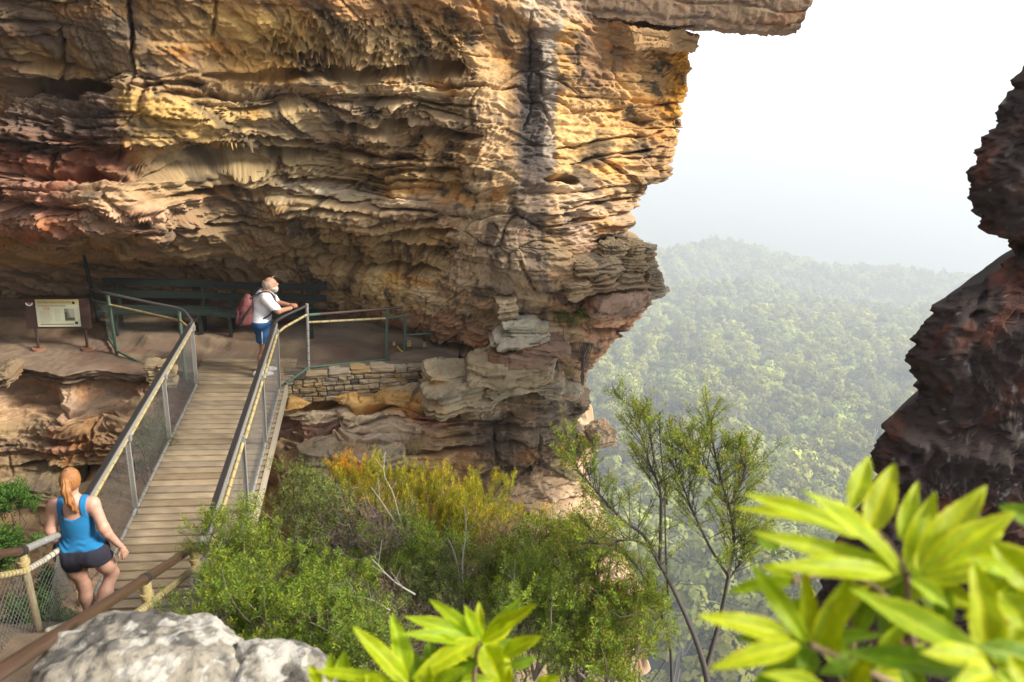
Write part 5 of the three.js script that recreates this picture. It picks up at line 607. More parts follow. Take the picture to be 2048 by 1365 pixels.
// a hand from wrist w along dir, palm facing n, thumb towards side s: five bent fingers rooted in the palm
function hand(w, dir, n, curl, sgn = 1) {
  const D = V(...dir).normalize(), N = V(...n).normalize(), S = new THREE.Vector3().crossVectors(D, N).normalize().multiplyScalar(sgn), W = V(...w), at = (a, b, c) => W.clone().addScaledVector(D, a).addScaledVector(S, b).addScaledVector(N, c), parts = [];
  const seg = (p, q, r1, r2) => parts.push([[p.x, p.y, p.z, r1], [q.x, q.y, q.z, r2]]); seg(at(-0.03, 0, 0), at(0.03, 0, 0), 0.024, 0.024); for (const b of [-0.022, 0, 0.022]) seg(at(0.015, b * 0.7, 0), at(0.08, b, 0.003), 0.017, 0.014);
  [[0.030, 0.064, 0.2], [0.010, 0.074, 0.1], [-0.010, 0.068, 0.15], [-0.029, 0.052, 0.3]].forEach(([b, L, e]) => { let p = at(0.08, b, 0.003), a = curl * 0.4 + e * 0.3; for (let k = 0; k < 3; k++) { const l = L * [0.45, 0.32, 0.25][k], q = p.clone().addScaledVector(D, l * Math.cos(a)).addScaledVector(N, l * Math.sin(a)); seg(p, q, 0.0098 - k * 0.0008, 0.009 - k * 0.0008); p = q; a += curl * 0.55 + e * 0.2; } });
  const t0 = at(0.02, 0.022, 0.004), t1 = at(0.05, 0.05, 0.014), t2 = at(0.078, 0.056, 0.022); seg(t0, t1, 0.014, 0.0115); seg(t1, t2, 0.011, 0.009);
  const f = (x, y, z) => { let d = 1e3; parts.forEach(([a, b], i) => { d = i < 4 ? smin(d, bone(x, y, z, a, b), 0.012) : smin(d, bone(x, y, z, a, b), 0.004); }); return d; };
  return netMesh(f, [W.x - 0.2, W.y - 0.2, W.z - 0.2], [W.x + 0.2, W.y + 0.2, W.z + 0.2], 0.0042);
}
const skinTex = colorTexture(128, (u, v) => { const k = 0.93 + 0.07 * wrapN(u, v, 8) + 0.05 * wrapN(u, v, 30, 3); return [k, k * (0.97 + 0.04 * wrapN(u, v, 5, 7)), k * 0.97]; }, true);
const clothTex = colorTexture(256, (u, v) => { const k = 0.5 + 0.25 * wrapN(u, v, 6) + 0.2 * wrapN(u, v, 90, 3); return [k, k, k]; });
const cloth = (c, bump = 0.004) => std(c, 0.92, { bumpMap: clothTex, bumpScale: bump });
{ // ------------- the woman at the near end of the bridge, seen from behind
  const L = (a) => a, hip = [[-0.095, 0.90, 0.02, 0.118], [0.105, 0.90, 0.02, 0.118]];
  const legL = [[-0.092, 0.86, 0.005, 0.105], [-0.085, 0.66, -0.03, 0.086], [-0.06, 0.47, -0.07, 0.060], [-0.045, 0.33, -0.05, 0.062], [-0.02, 0.09, 0.0, 0.038]], legR = [[0.105, 0.86, -0.005, 0.105], [0.155, 0.66, -0.10, 0.086], [0.175, 0.50, -0.16, 0.060], [0.135, 0.37, -0.05, 0.062], [0.055, 0.17, 0.13, 0.038]];
  const spine = [[0, 0.93, 0.012, 0.128], [0, 1.06, 0.0, 0.108], [0, 1.20, -0.005, 0.118], [0, 1.31, 0.0, 0.108]], armL = [[-0.165, 1.365, 0.005, 0.056], [-0.215, 1.14, 0.05, 0.047], [-0.205, 1.07, 0.05, 0.043], [-0.165, 0.90, -0.09, 0.027]], armR = [[0.165, 1.365, 0.005, 0.056], [0.245, 1.15, 0.06, 0.047], [0.262, 1.09, 0.05, 0.043], [0.335, 0.89, -0.03, 0.027]];
  const torso = (x, y, z) => { let d = chain(x, y, z * 1.22, spine, 0.08); d = smin(d, bone(x, y, z, [-0.15, 1.36, 0.0, 0.062], [0.15, 1.36, 0.0, 0.062]), 0.09); d = smin(d, bone(x, y, z * 1.1, hip[0], hip[1]), 0.09); d = smin(d, ball(x, y, z, [-0.08, 0.88, 0.06], [0.10, 0.10, 0.09]), 0.05); return smin(d, ball(x, y, z, [0.09, 0.88, 0.06], [0.10, 0.10, 0.09]), 0.05); };
  const legs = (x, y, z) => Math.min(chain(x, y, z, legL, 0.04), chain(x, y, z, legR, 0.04)), hx = -0.012, hz = -0.03;
  const bodyF = (x, y, z) => { let d = torso(x, y, z); d = smin(d, legs(x, y, z), 0.035); d = smin(d, chain(x, y, z, armL, 0.03), 0.035); d = smin(d, chain(x, y, z, armR, 0.03), 0.035); d = smin(d, bone(x, y, z, [0, 1.38, 0.005, 0.058], [hx, 1.48, hz + 0.02, 0.05]), 0.05); d = smin(d, ball(x, y, z, [hx, 1.575, hz], [0.072, 0.108, 0.088]), 0.03); d = smin(d, bone(x, y, z, [hx, 1.50, hz - 0.055, 0.035], [hx, 1.53, hz - 0.04, 0.045]), 0.03); d = smin(d, ball(x, y, z, [hx, 1.565, hz - 0.09], [0.012, 0.022, 0.016]), 0.012); for (const s of [-1, 1]) d = smin(d, ball(x, y, z, [hx + 0.073 * s, 1.57, hz + 0.012], [0.010, 0.028, 0.017]), 0.008); return d; };
  const body = netMesh(bodyF, [-0.45, 0.03, -0.35], [0.5, 1.72, 0.32], 0.0105), lh = hand([-0.158, 0.872, -0.11], [0.12, -0.9, -0.45], [0.5, 0, -0.6], 0.7, 1), rh = hand([0.343, 0.865, -0.04], [0.25, -0.95, -0.1], [-0.7, 0, -0.5], 0.6, -1);
  const skin = std([0.50, 0.305, 0.225], 0.55, { map: skinTex }), p = mesh('person', merge([body, lh, rh]), skin), at = atY(188, 1258, DECK); p.position.copy(at); p.rotation.y = bridgeTurn; p.scale.set(0.93, 1.0, 0.96);
  tag(p, 'person seen from behind in a blue tank top and dark shorts stepping onto the bridge', 'person');
  const wrinkle = (x, y, z) => 0.004 * Math.sin(y * 95 + 6 * n2(x * 9, y * 4)) * smooth(1.12, 1.02, y) * smooth(0.9, 0.96, y);
  mesh('tank_top', netMesh((x, y, z) => { let d = torso(x, y, z) - 0.011 + wrinkle(x, y, z); const scoop = Math.max(Math.abs(x) - (0.086 - 0.02 * smooth(1.25, 1.45, y)), 1.265 + 4.5 * x * x - y), arm = Math.max(0.122 + 0.5 * Math.max(0, 1.30 - y) - Math.abs(x), 1.20 - y); d = Math.max(d, -scoop, -arm, 0.925 - 0.03 * Math.abs(x) - y, y - 1.5); return d; }, [-0.3, 0.85, -0.3], [0.3, 1.5, 0.3], 0.0085), cloth([0.004, 0.13, 0.31]), p);
  mesh('shorts', netMesh((x, y, z) => { let d = smin(smin(bone(x, y, z * 1.08, hip[0], hip[1]), Math.min(chain(x, y, z, legL.slice(0, 3), 0.03), chain(x, y, z, legR.slice(0, 3), 0.03)), 0.06), torso(x, y, z), 0.03) - 0.018 - 0.004 * n2(x * 22, y * 9); return Math.max(d, y - 0.965, 0.70 + (x > 0 ? 0.02 : 0) + 0.12 * Math.abs(x) * (x > 0 ? 1 : 0) - y); }, [-0.35, 0.6, -0.35], [0.38, 1.0, 0.3], 0.0095), cloth([0.012, 0.012, 0.026]), p);
  const hairMat = std([0.27, 0.115, 0.035], 0.5, { bumpMap: colorTexture(256, (u, v) => { const k = 0.5 + 0.5 * wrapN(u, v * 0.06 % 1, 60); return [k, k, k]; }), bumpScale: 0.006 });
  mesh('hair', netMesh((x, y, z) => { const st = 0.003 * Math.sin(Math.atan2(x - hx, z - hz + 0.01) * 46 + y * 30 + 3 * n2(x * 20, y * 12)); let d = ball(x, y, z, [hx, 1.595, hz + 0.012], [0.086, 0.108, 0.100]); d = Math.max(d, -ball(x, y, z, [hx, 1.53, hz - 0.085], [0.075, 0.085, 0.075])); d = smin(d, ball(x, y, z, [hx + 0.004, 1.635, hz + 0.115], [0.030, 0.032, 0.030]), 0.03); d = smin(d, chain(x, y, z, [[hx + 0.004, 1.635, hz + 0.125, 0.030], [hx + 0.016, 1.57, hz + 0.16, 0.037], [hx + 0.035, 1.48, hz + 0.165, 0.036], [hx + 0.055, 1.40, hz + 0.15, 0.026], [hx + 0.075, 1.345, hz + 0.13, 0.010]], 0.03), 0.018); return d + st; }, [-0.14, 1.3, -0.16], [0.14, 1.74, 0.2], 0.005), hairMat, p);
  mesh('hair_tie', new THREE.TorusGeometry(0.028, 0.006, 6, 14).rotateX(0.6).translate(hx + 0.004, 1.632, hz + 0.122), std([0.03, 0.03, 0.03], 0.8), p);
  for (const s of [-1, 1]) mesh('eye', new THREE.SphereGeometry(0.011, 10, 8).translate(hx + s * 0.03, 1.585, hz - 0.078), std([0.5, 0.5, 0.5], 0.3), p);
  mesh('bra_strap', tube([V(-0.068, 1.425, 0.03), V(-0.074, 1.37, 0.078), V(-0.066, 1.30, 0.104), V(-0.058, 1.255, 0.108)], 0.0055, 6), std([0.03, 0.02, 0.03], 0.8), p);
  const shoe = (a, pitch) => { const g = netMesh((x, y, z) => Math.max(smin(ball(x, y, z, [0, 0.045, 0.035], [0.036, 0.05, 0.055]), ball(x, y, z, [0, 0.03, -0.08], [0.044, 0.04, 0.115]), 0.05), 0.002 - y), [-0.07, -0.01, -0.22], [0.07, 0.12, 0.12], 0.008); g.rotateX(pitch); g.translate(...a); return g; };
  mesh('shoe', shoe([-0.02, 0.0, 0.005], 0), std([0.02, 0.02, 0.022], 0.7), p); mesh('shoe', shoe([0.05, 0.075, 0.13], -0.55), std([0.02, 0.02, 0.022], 0.7), p);
}
{ // ------------- the bearded man leaning on the railing
  const legL = [[-0.09, 0.85, 0.03, 0.092], [-0.09, 0.64, 0.0, 0.078], [-0.088, 0.45, -0.03, 0.054], [-0.088, 0.33, 0.0, 0.056], [-0.09, 0.08, 0.03, 0.034]], legR = [[0.09, 0.85, 0.03, 0.092], [0.09, 0.64, 0.02, 0.078], [0.088, 0.45, 0.01, 0.054], [0.088, 0.33, 0.05, 0.056], [0.09, 0.08, 0.09, 0.034]];
  const spine = [[0, 0.90, 0.04, 0.128], [0, 1.04, 0.02, 0.125], [0, 1.18, -0.02, 0.125], [0, 1.28, -0.05, 0.105]], armR = [[0.18, 1.305, -0.06, 0.060], [0.205, 1.17, -0.17, 0.050], [0.20, 1.11, -0.22, 0.044], [0.06, 1.10, -0.40, 0.030]], armL = [[-0.18, 1.305, -0.06, 0.060], [-0.205, 1.17, -0.17, 0.050], [-0.20, 1.11, -0.22, 0.044], [-0.06, 1.11, -0.40, 0.030]], hc = [0, 1.475, -0.125];
  const torso = (x, y, z) => { let d = chain(x, y, z, spine.map((b) => b), 0.08); d = Math.max(d, -1); d = smin(d, bone(x, y, z, [-0.15, 1.30, -0.055, 0.066], [0.15, 1.30, -0.055, 0.066]), 0.09); return smin(d, bone(x, y, z, [-0.08, 0.88, 0.04, 0.11], [0.08, 0.88, 0.04, 0.11]), 0.08); };
  const bodyF = (x, y, z) => { let d = torso(x, y, z); d = smin(d, Math.min(chain(x, y, z, legL, 0.035), chain(x, y, z, legR, 0.035)), 0.035); d = smin(d, chain(x, y, z, armL, 0.03), 0.03); d = smin(d, chain(x, y, z, armR, 0.03), 0.03); d = smin(d, bone(x, y, z, [0, 1.31, -0.07, 0.066], [0, 1.42, -0.10, 0.058]), 0.05); d = smin(d, ball(x, y, z, hc, [0.076, 0.108, 0.095]), 0.03); d = smin(d, ball(x, y, z, [0, 1.425, -0.185], [0.045, 0.045, 0.045]), 0.04); d = smin(d, bone(x, y, z, [0, 1.495, -0.212, 0.011], [0, 1.470, -0.235, 0.017]), 0.014); d = smin(d, bone(x, y, z, [-0.035, 1.508, -0.2, 0.014], [0.035, 1.508, -0.2, 0.014]), 0.02); for (const s of [-1, 1]) d = smin(d, ball(x, y, z, [0.078 * s, 1.47, -0.115], [0.011, 0.032, 0.02]), 0.008); return d; };
  const body = netMesh(bodyF, [-0.32, 0.03, -0.5], [0.32, 1.62, 0.25], 0.0115), rh = hand([0.045, 1.10, -0.42], [-0.6, 0.15, -0.45], [0.0, -1, -0.2], 0.8, 1), lh = hand([-0.045, 1.115, -0.42], [0.6, 0.25, -0.4], [0.0, -1, -0.2], 0.8, -1);
  const p = mesh('person', merge([body, rh, lh]), std([0.40, 0.205, 0.125], 0.6, { map: skinTex })), at = atY(531, 748, DECK), turn = -1.22; p.position.copy(at); p.rotation.y = turn; p.scale.setScalar(1.02);
  tag(p, 'bearded person in a white shirt and blue shorts leaning on the bridge railing, looking up', 'person');
  mesh('shirt', netMesh((x, y, z) => { let d = torso(x, y, z); d = smin(d, Math.min(chain(x, y, z, armL.slice(0, 3), 0.03), chain(x, y, z, armR.slice(0, 3), 0.03)), 0.04) - 0.017 - 0.006 * n2(x * 9 + 3, y * 8) - 0.003 * n2(x * 24, y * 20); d = Math.max(d, 0.86 - 0.05 * z - y, y - 1.385); if (y > 1.33) d = Math.max(d, 0.066 - Math.hypot(x, z + 0.09)); return Math.max(d, Math.min(1.15 - y, -z - 0.13)); }, [-0.32, 0.8, -0.35], [0.32, 1.42, 0.28], 0.0095), cloth([0.62, 0.62, 0.645], 0.006), p);
  mesh('shorts', netMesh((x, y, z) => { const d = smin(Math.min(chain(x, y, z, legL.slice(0, 3), 0.03), chain(x, y, z, legR.slice(0, 3), 0.03)), torso(x, y, z), 0.05) - 0.02 - 0.005 * n2(x * 14, y * 5); return Math.max(d, y - 0.93, 0.575 - y); }, [-0.3, 0.5, -0.3], [0.3, 1.0, 0.3], 0.0105), cloth([0.008, 0.06, 0.17], 0.006), p);
  mesh('piping', tube([V(0.206, 0.90, 0.03), V(0.196, 0.75, 0.03), V(0.186, 0.585, 0.03)], 0.006, 6), cloth([0.6, 0.62, 0.65]), p);
  mesh('hair', netMesh((x, y, z) => { let d = Math.max(ball(x, y, z, [0, 1.470, -0.108], [0.083, 0.105, 0.100]), -ball(x, y, z, [0, 1.50, -0.225], [0.085, 0.08, 0.06]), -ball(x, y, z, [0, 1.60, -0.09], [0.088, 0.085, 0.095])); d = smin(d, chain(x, y, z, [[0.01, 1.565, -0.135, 0.012], [0.012, 1.59, -0.165, 0.008], [0.012, 1.61, -0.20, 0.003]], 0.01), 0.02); return d + 0.003 * n2(x * 60, y * 25 + z * 60); }, [-0.12, 1.34, -0.26], [0.12, 1.66, 0.02], 0.006), std([0.27, 0.225, 0.165], 0.8), p);
  mesh('beard', netMesh((x, y, z) => { let d = smin(ball(x, y, z, [0, 1.393, -0.195], [0.050, 0.052, 0.046]), ball(x, y, z, [0, 1.425, -0.155], [0.080, 0.036, 0.062]), 0.04); d = smin(d, ball(x, y, z, [0, 1.448, -0.222], [0.03, 0.010, 0.012]), 0.012); return d + 0.004 * n2(x * 45, y * 30 + z * 40); }, [-0.11, 1.3, -0.28], [0.11, 1.52, -0.06], 0.006), std([0.34, 0.31, 0.26], 0.9), p);
  for (const s of [-1, 1]) { mesh('eye', new THREE.SphereGeometry(0.0115, 10, 8).translate(s * 0.031, 1.492, -0.207), std([0.25, 0.22, 0.2], 0.25), p); mesh('sock', rod(V(s * 0.09, 0.07, s > 0 ? 0.09 : 0.03), V(s * 0.09, 0.15, s > 0 ? 0.08 : 0.025), 0.042, 0.045, 12), std([0.45, 0.6, 0.42], 0.95), p); const g = netMesh((x, y, z) => Math.max(smin(ball(x, y, z, [0, 0.05, 0.04], [0.04, 0.055, 0.06]), ball(x, y, z, [0, 0.035, -0.09], [0.05, 0.045, 0.125]), 0.05), 0.002 - y), [-0.07, -0.01, -0.24], [0.07, 0.13, 0.13], 0.009); mesh('shoe', g.translate(s * 0.09, 0, s > 0 ? 0.09 : 0.03), std([0.6, 0.6, 0.6], 0.7), p); }
  // his backpack rests on his back
  const K = thing('backpack', 'maroon patterned backpack with black straps on the back of the bearded person', 'backpack', at.toArray(), turn); K.scale.setScalar(1.02);
  const packTex = colorTexture(256, (u, v) => { const k = 0.5 + 0.5 * wrapN(u, v, 10), q = wrapN(u, v, 18, 7) > 0.15 ? 1.5 : 0.75; return [0.14 * q * (0.7 + 0.6 * k), 0.042 * q * (0.7 + 0.6 * k), 0.042 * q * (0.7 + 0.5 * k)]; });
  const bx = (x, y, z, c, h, r) => { const a = Math.max(Math.abs(x - c[0]) - h[0] + r, 0), b = Math.max(Math.abs(y - c[1]) - h[1] + r, 0), d = Math.max(Math.abs(z - c[2]) - h[2] + r, 0); return Math.hypot(a, b, d) - r; };
  const lean = (y) => 0.14 + 0.13 * (1.1 - y) * 0.9 + 0.09;
  mesh('pack_body', netMesh((x, y, z) => bx(x, y, z - lean(y) + 0.2, [0, 1.09, 0.2], [0.15 - 0.05 * smooth(1.15, 1.35, y), 0.235, 0.105 - 0.05 * smooth(1.12, 1.33, y)], 0.07) - 0.006 * n2(x * 18, y * 14), [-0.22, 0.8, -0.05], [0.22, 1.38, 0.5], 0.010), std([1, 1, 1], 0.85, { map: packTex }), K);
  mesh('front_pocket', netMesh((x, y, z) => bx(x, y, z - lean(y) + 0.2, [0, 1.0, 0.31], [0.115, 0.12, 0.04], 0.035), [-0.2, 0.82, 0.1], [0.2, 1.2, 0.5], 0.010), std([0.75, 0.75, 0.8], 0.85, { map: packTex }), K);
  for (const s of [-1, 1]) { mesh('shoulder_strap', tube([V(s * 0.10, 1.31, 0.14), V(s * 0.11, 1.392, -0.02), V(s * 0.115, 1.365, -0.14), V(s * 0.15, 1.20, -0.19), V(s * 0.17, 1.05, -0.10), V(s * 0.15, 0.93, 0.10)], 0.016, 6), std([0.025, 0.022, 0.025], 0.8), K); mesh('compression_strap', tube([V(s * 0.158, 1.20, 0.14), V(s * 0.17, 1.05, 0.25), V(s * 0.15, 0.88, 0.33)], 0.012, 6), std([0.02, 0.02, 0.02], 0.8), K); }
  mesh('waist_strap', tube([V(0.12, 0.90, 0.18), V(0.16, 0.93, 0.02), V(0.1, 0.92, -0.12), V(0, 0.91, -0.14), V(-0.1, 0.92, -0.12), V(-0.16, 0.93, 0.02)], 0.012, 6), std([0.02, 0.02, 0.02], 0.8), K);
}

// ---------------------------------------------------------------- shrubs, saplings, grasses, foreground leaves
const leafy = (c, t = 0.4, rough = 0.75) => { const m = new THREE.MeshPhysicalMaterial({ roughness: rough, transmission: t, thickness: 0, side: THREE.DoubleSide, vertexColors: true, specularIntensity: 0.4 }); m.color.setRGB(...c); return m; };
function bladeGeo(list) { // many narrow leaves: [base, direction, length, width, normal hint, tint]
  const P = [], N = [], C = []; for (const [b, d, L, w, up, k] of list) { const D = d.clone().normalize(), S = new THREE.Vector3().crossVectors(D, up).normalize(), n = new THREE.Vector3().crossVectors(S, D), a = b, m = b.clone().addScaledVector(D, L * 0.5).addScaledVector(n, L * 0.04), e = b.clone().addScaledVector(D, L), l = m.clone().addScaledVector(S, w / 2), r = m.clone().addScaledVector(S, -w / 2); for (const v of [a, l, r, l, e, r]) { P.push(v.x, v.y, v.z); N.push(n.x, n.y, n.z); C.push(...k); } }
  const g = new THREE.BufferGeometry(); g.setAttribute('position', new THREE.Float32BufferAttribute(P, 3)); g.setAttribute('normal', new THREE.Float32BufferAttribute(N, 3)); g.setAttribute('color', new THREE.Float32BufferAttribute(C, 3)); return g;
}
function sprig(seed, n, len, leafL, leafW, spread, tipC, baseC, twig = true) { // one twig with its leaves, along +y
  const r = rng(seed), out = []; for (let i = 0; i < n; i++) { const t = (i + 0.4) / n, a = i * 2.399 + r(), d = V(Math.cos(a) * spread, 1 - spread * 0.35, Math.sin(a) * spread), k = tipC.map((c, q) => mix(baseC[q], c, t) * (0.8 + 0.4 * r())); out.push([V(0.004 * Math.cos(a), len * t, 0.004 * Math.sin(a)), d.add(V((r() - 0.5) * 0.5, (r() - 0.5) * 0.4, (r() - 0.5) * 0.5)), leafL * (0.7 + 0.6 * r()), leafW * (0.8 + 0.4 * r()), V(r() - 0.5, r() - 0.5, r() - 0.5).normalize(), k]); }
  if (twig) out.push([V(0, -len * 0.5, 0), V(0.02, 1, 0), len * 1.45, 0.0035, V(0, 0, 1), [0.5, 0.32, 0.22]]); return bladeGeo(out);
}
const sprigs = {
  fine: [sprig(1, 18, 0.085, 0.026, 0.0062, 0.9, [1.05, 1.05, 0.9], [0.6, 0.72, 0.6]), sprig(2, 15, 0.07, 0.024, 0.006, 1.1, [1.2, 1.1, 0.6], [0.6, 0.7, 0.6])],
  heath: [sprig(3, 46, 0.115, 0.022, 0.0042, 0.55, [1.35, 1.15, 0.3], [0.6, 0.75, 0.5]), sprig(4, 40, 0.10, 0.022, 0.0042, 0.6, [1.45, 1.15, 0.25], [0.62, 0.72, 0.45])],
  tea: [sprig(5, 15, 0.085, 0.026, 0.0075, 0.85, [1.12, 1.1, 0.6], [0.7, 0.8, 0.6]), sprig(6, 12, 0.075, 0.024, 0.0075, 1.0, [1.3, 1.08, 0.5], [0.72, 0.78, 0.55])],
  bare: [sprig(7, 9, 0.11, 0.05, 0.002, 0.8, [1, 1, 1], [0.9, 0.9, 0.9]), sprig(8, 8, 0.10, 0.055, 0.002, 0.7, [1.1, 1.05, 1], [0.8, 0.8, 0.8])],
  broad: [sprig(9, 9, 0.08, 0.05, 0.018, 0.9, [1.1, 1.05, 0.8], [0.7, 0.8, 0.7])],
};
const leafMats = { fine: leafy([0.165, 0.235, 0.026]), heath: leafy([0.28, 0.295, 0.014]), tea: leafy([0.225, 0.265, 0.024], 0.45), bare: leafy([0.23, 0.18, 0.155], 0), broad: leafy([0.09, 0.19, 0.03]), dull: leafy([0.14, 0.165, 0.055], 0.35) };
const barkMat = std([0.11, 0.085, 0.07], 0.95), greyBark = std([0.27, 0.24, 0.215], 0.95), darkBark = std([0.055, 0.045, 0.04], 0.95);
const QY = new THREE.Quaternion(), UPV = V(0, 1, 0);
function foliage(kind, spots, parent, mat, tintFn) { // spots: [position, direction, scale]
  const kinds = sprigs[kind], M = new THREE.Matrix4(), col = new THREE.Color(), r = rng(spots.length + 3);
  kinds.forEach((g, k) => { const list = spots.filter((_, i) => i % kinds.length === k), im = new THREE.InstancedMesh(g, mat ?? leafMats[kind], list.length); im.name = 'foliage'; im.userData.kind = 'stuff'; list.forEach(([p, d, s], i) => { QY.setFromUnitVectors(UPV, d.clone().normalize()); QY.multiply(new THREE.Quaternion().setFromAxisAngle(UPV, r() * 6.28)); M.compose(p, QY, V(s, s, s)); im.setMatrixAt(i, M); const q = 0.75 + 0.5 * r(); tintFn ? tintFn(p, col, r) : col.setRGB(q * (0.9 + 0.3 * r()), q, q * 0.9); im.setColorAt(i, col); }); im.castShadow = im.receiveShadow = true; parent.add(im); });
}
function branchTubes(branches, parent, mat, name = 'branch') { // each: [points, r0, r1]
  const gs = branches.map(([pts, r0, r1]) => { const out = []; for (let k = 1; k < pts.length; k++) out.push(rod(pts[k - 1], pts[k], mix(r0, r1, (k - 1) / (pts.length - 1)), mix(r0, r1, k / (pts.length - 1)), 5)); return merge(out); });
  return gs.map((g) => mesh(name, g, mat, parent));
}
function wobbly(a, b, n, amp, r) { const pts = []; for (let k = 0; k <= n; k++) { const t = k / n, p = a.clone().lerp(b, t), w = amp * Math.sin(t * 3.14); pts.push(p.add(V((r() - 0.5) * w, (r() - 0.5) * w, (r() - 0.5) * w))); } return pts; }
// a shrub filling an uneven ellipsoid: centre, radii, seed; stems fan out from its base
function shrub(label, px, py, depth, rx, ry, rz, count, kind, seed, opt = {}) {
  const c = atD(px, py, depth), r = rng(seed), base = V(c.x + (r() - 0.5) * 0.2, Math.min(c.y - ry * 0.95, Math.max(nearY(c.x, c.z), c.y - ry - 1.2)), c.z - 0.1), G = thing(opt.name ?? 'shrub', label, 'shrub', base.toArray(), 0, opt.group), nodes = [], br = [], spots = [], loc = (v) => v.clone().sub(base);
  const stems = opt.stems ?? 7; for (let s = 0; s < stems; s++) { const a = s * 2.4 + r(), q = 0.35 + 0.55 * r(), e = V(c.x + Math.cos(a) * rx * q, c.y + ry * (r() * 1.1 - 0.35), c.z + Math.sin(a) * rz * q), pts = wobbly(base, e, 7, 0.16, r); br.push([pts.map(loc), 0.014, 0.004]); pts.slice(2).forEach((p) => nodes.push(p)); }
  const twigs = [];
  const tuft = opt.tuft ?? 15, tufts = Math.ceil(count / tuft);
  for (let i = 0; i < tufts; i++) {
    const u = r() * 2 - 1, a = r() * 6.283, q = Math.pow(r(), 0.4), k = 1 + 0.8 * n3(u * 2.2 + seed, Math.cos(a) * 2, Math.sin(a) * 2), p = V(c.x + Math.sqrt(1 - u * u) * Math.cos(a) * rx * q * k, c.y + u * ry * q * k, c.z + Math.sqrt(1 - u * u) * Math.sin(a) * rz * q * k);
    let best = nodes[0], bd = 1e9; for (const n of nodes) { const d = n.distanceToSquared(p) + (n.y > p.y ? 0.15 : 0); if (d < bd) { bd = d; best = n; } }
    const dir = p.clone().sub(best).normalize().add(V(0, opt.up ?? 0.7, 0)).normalize(), mid = best.clone().lerp(p, 0.5).add(V((r() - 0.5) * 0.05, -0.03, (r() - 0.5) * 0.05)); twigs.push(rod(loc(best), loc(mid), 0.0045, 0.003, 4), rod(loc(mid), loc(p), 0.003, 0.002, 4)); if (r() < 0.25) nodes.push(p);
    for (let t = 0; t < tuft; t++) spots.push([loc(p.clone().add(V((r() - 0.5), (r() - 0.5) * 0.8, (r() - 0.5)).multiplyScalar(opt.clump ?? 0.15))), dir.clone().add(V(r() - 0.5, r() - 0.3, r() - 0.5).multiplyScalar(opt.fan ?? 0.9)), (opt.size ?? 1) * (0.7 + 0.6 * r())]);
  }
  branchTubes(br, G, opt.bark ?? barkMat); const tw = mesh('twigs', merge(twigs), opt.bark ?? barkMat, G); tw.userData.kind = 'stuff'; foliage(kind, spots, G, opt.mat, opt.tint); return { G, base, loc };
}
const two = (a, b, f) => (p, c, r) => { const q = 0.75 + 0.5 * r(), t = r() < f ? 1 : 0; c.setRGB(mix(a[0], b[0], t) * q, mix(a[1], b[1], t) * q, mix(a[2], b[2], t) * q); };
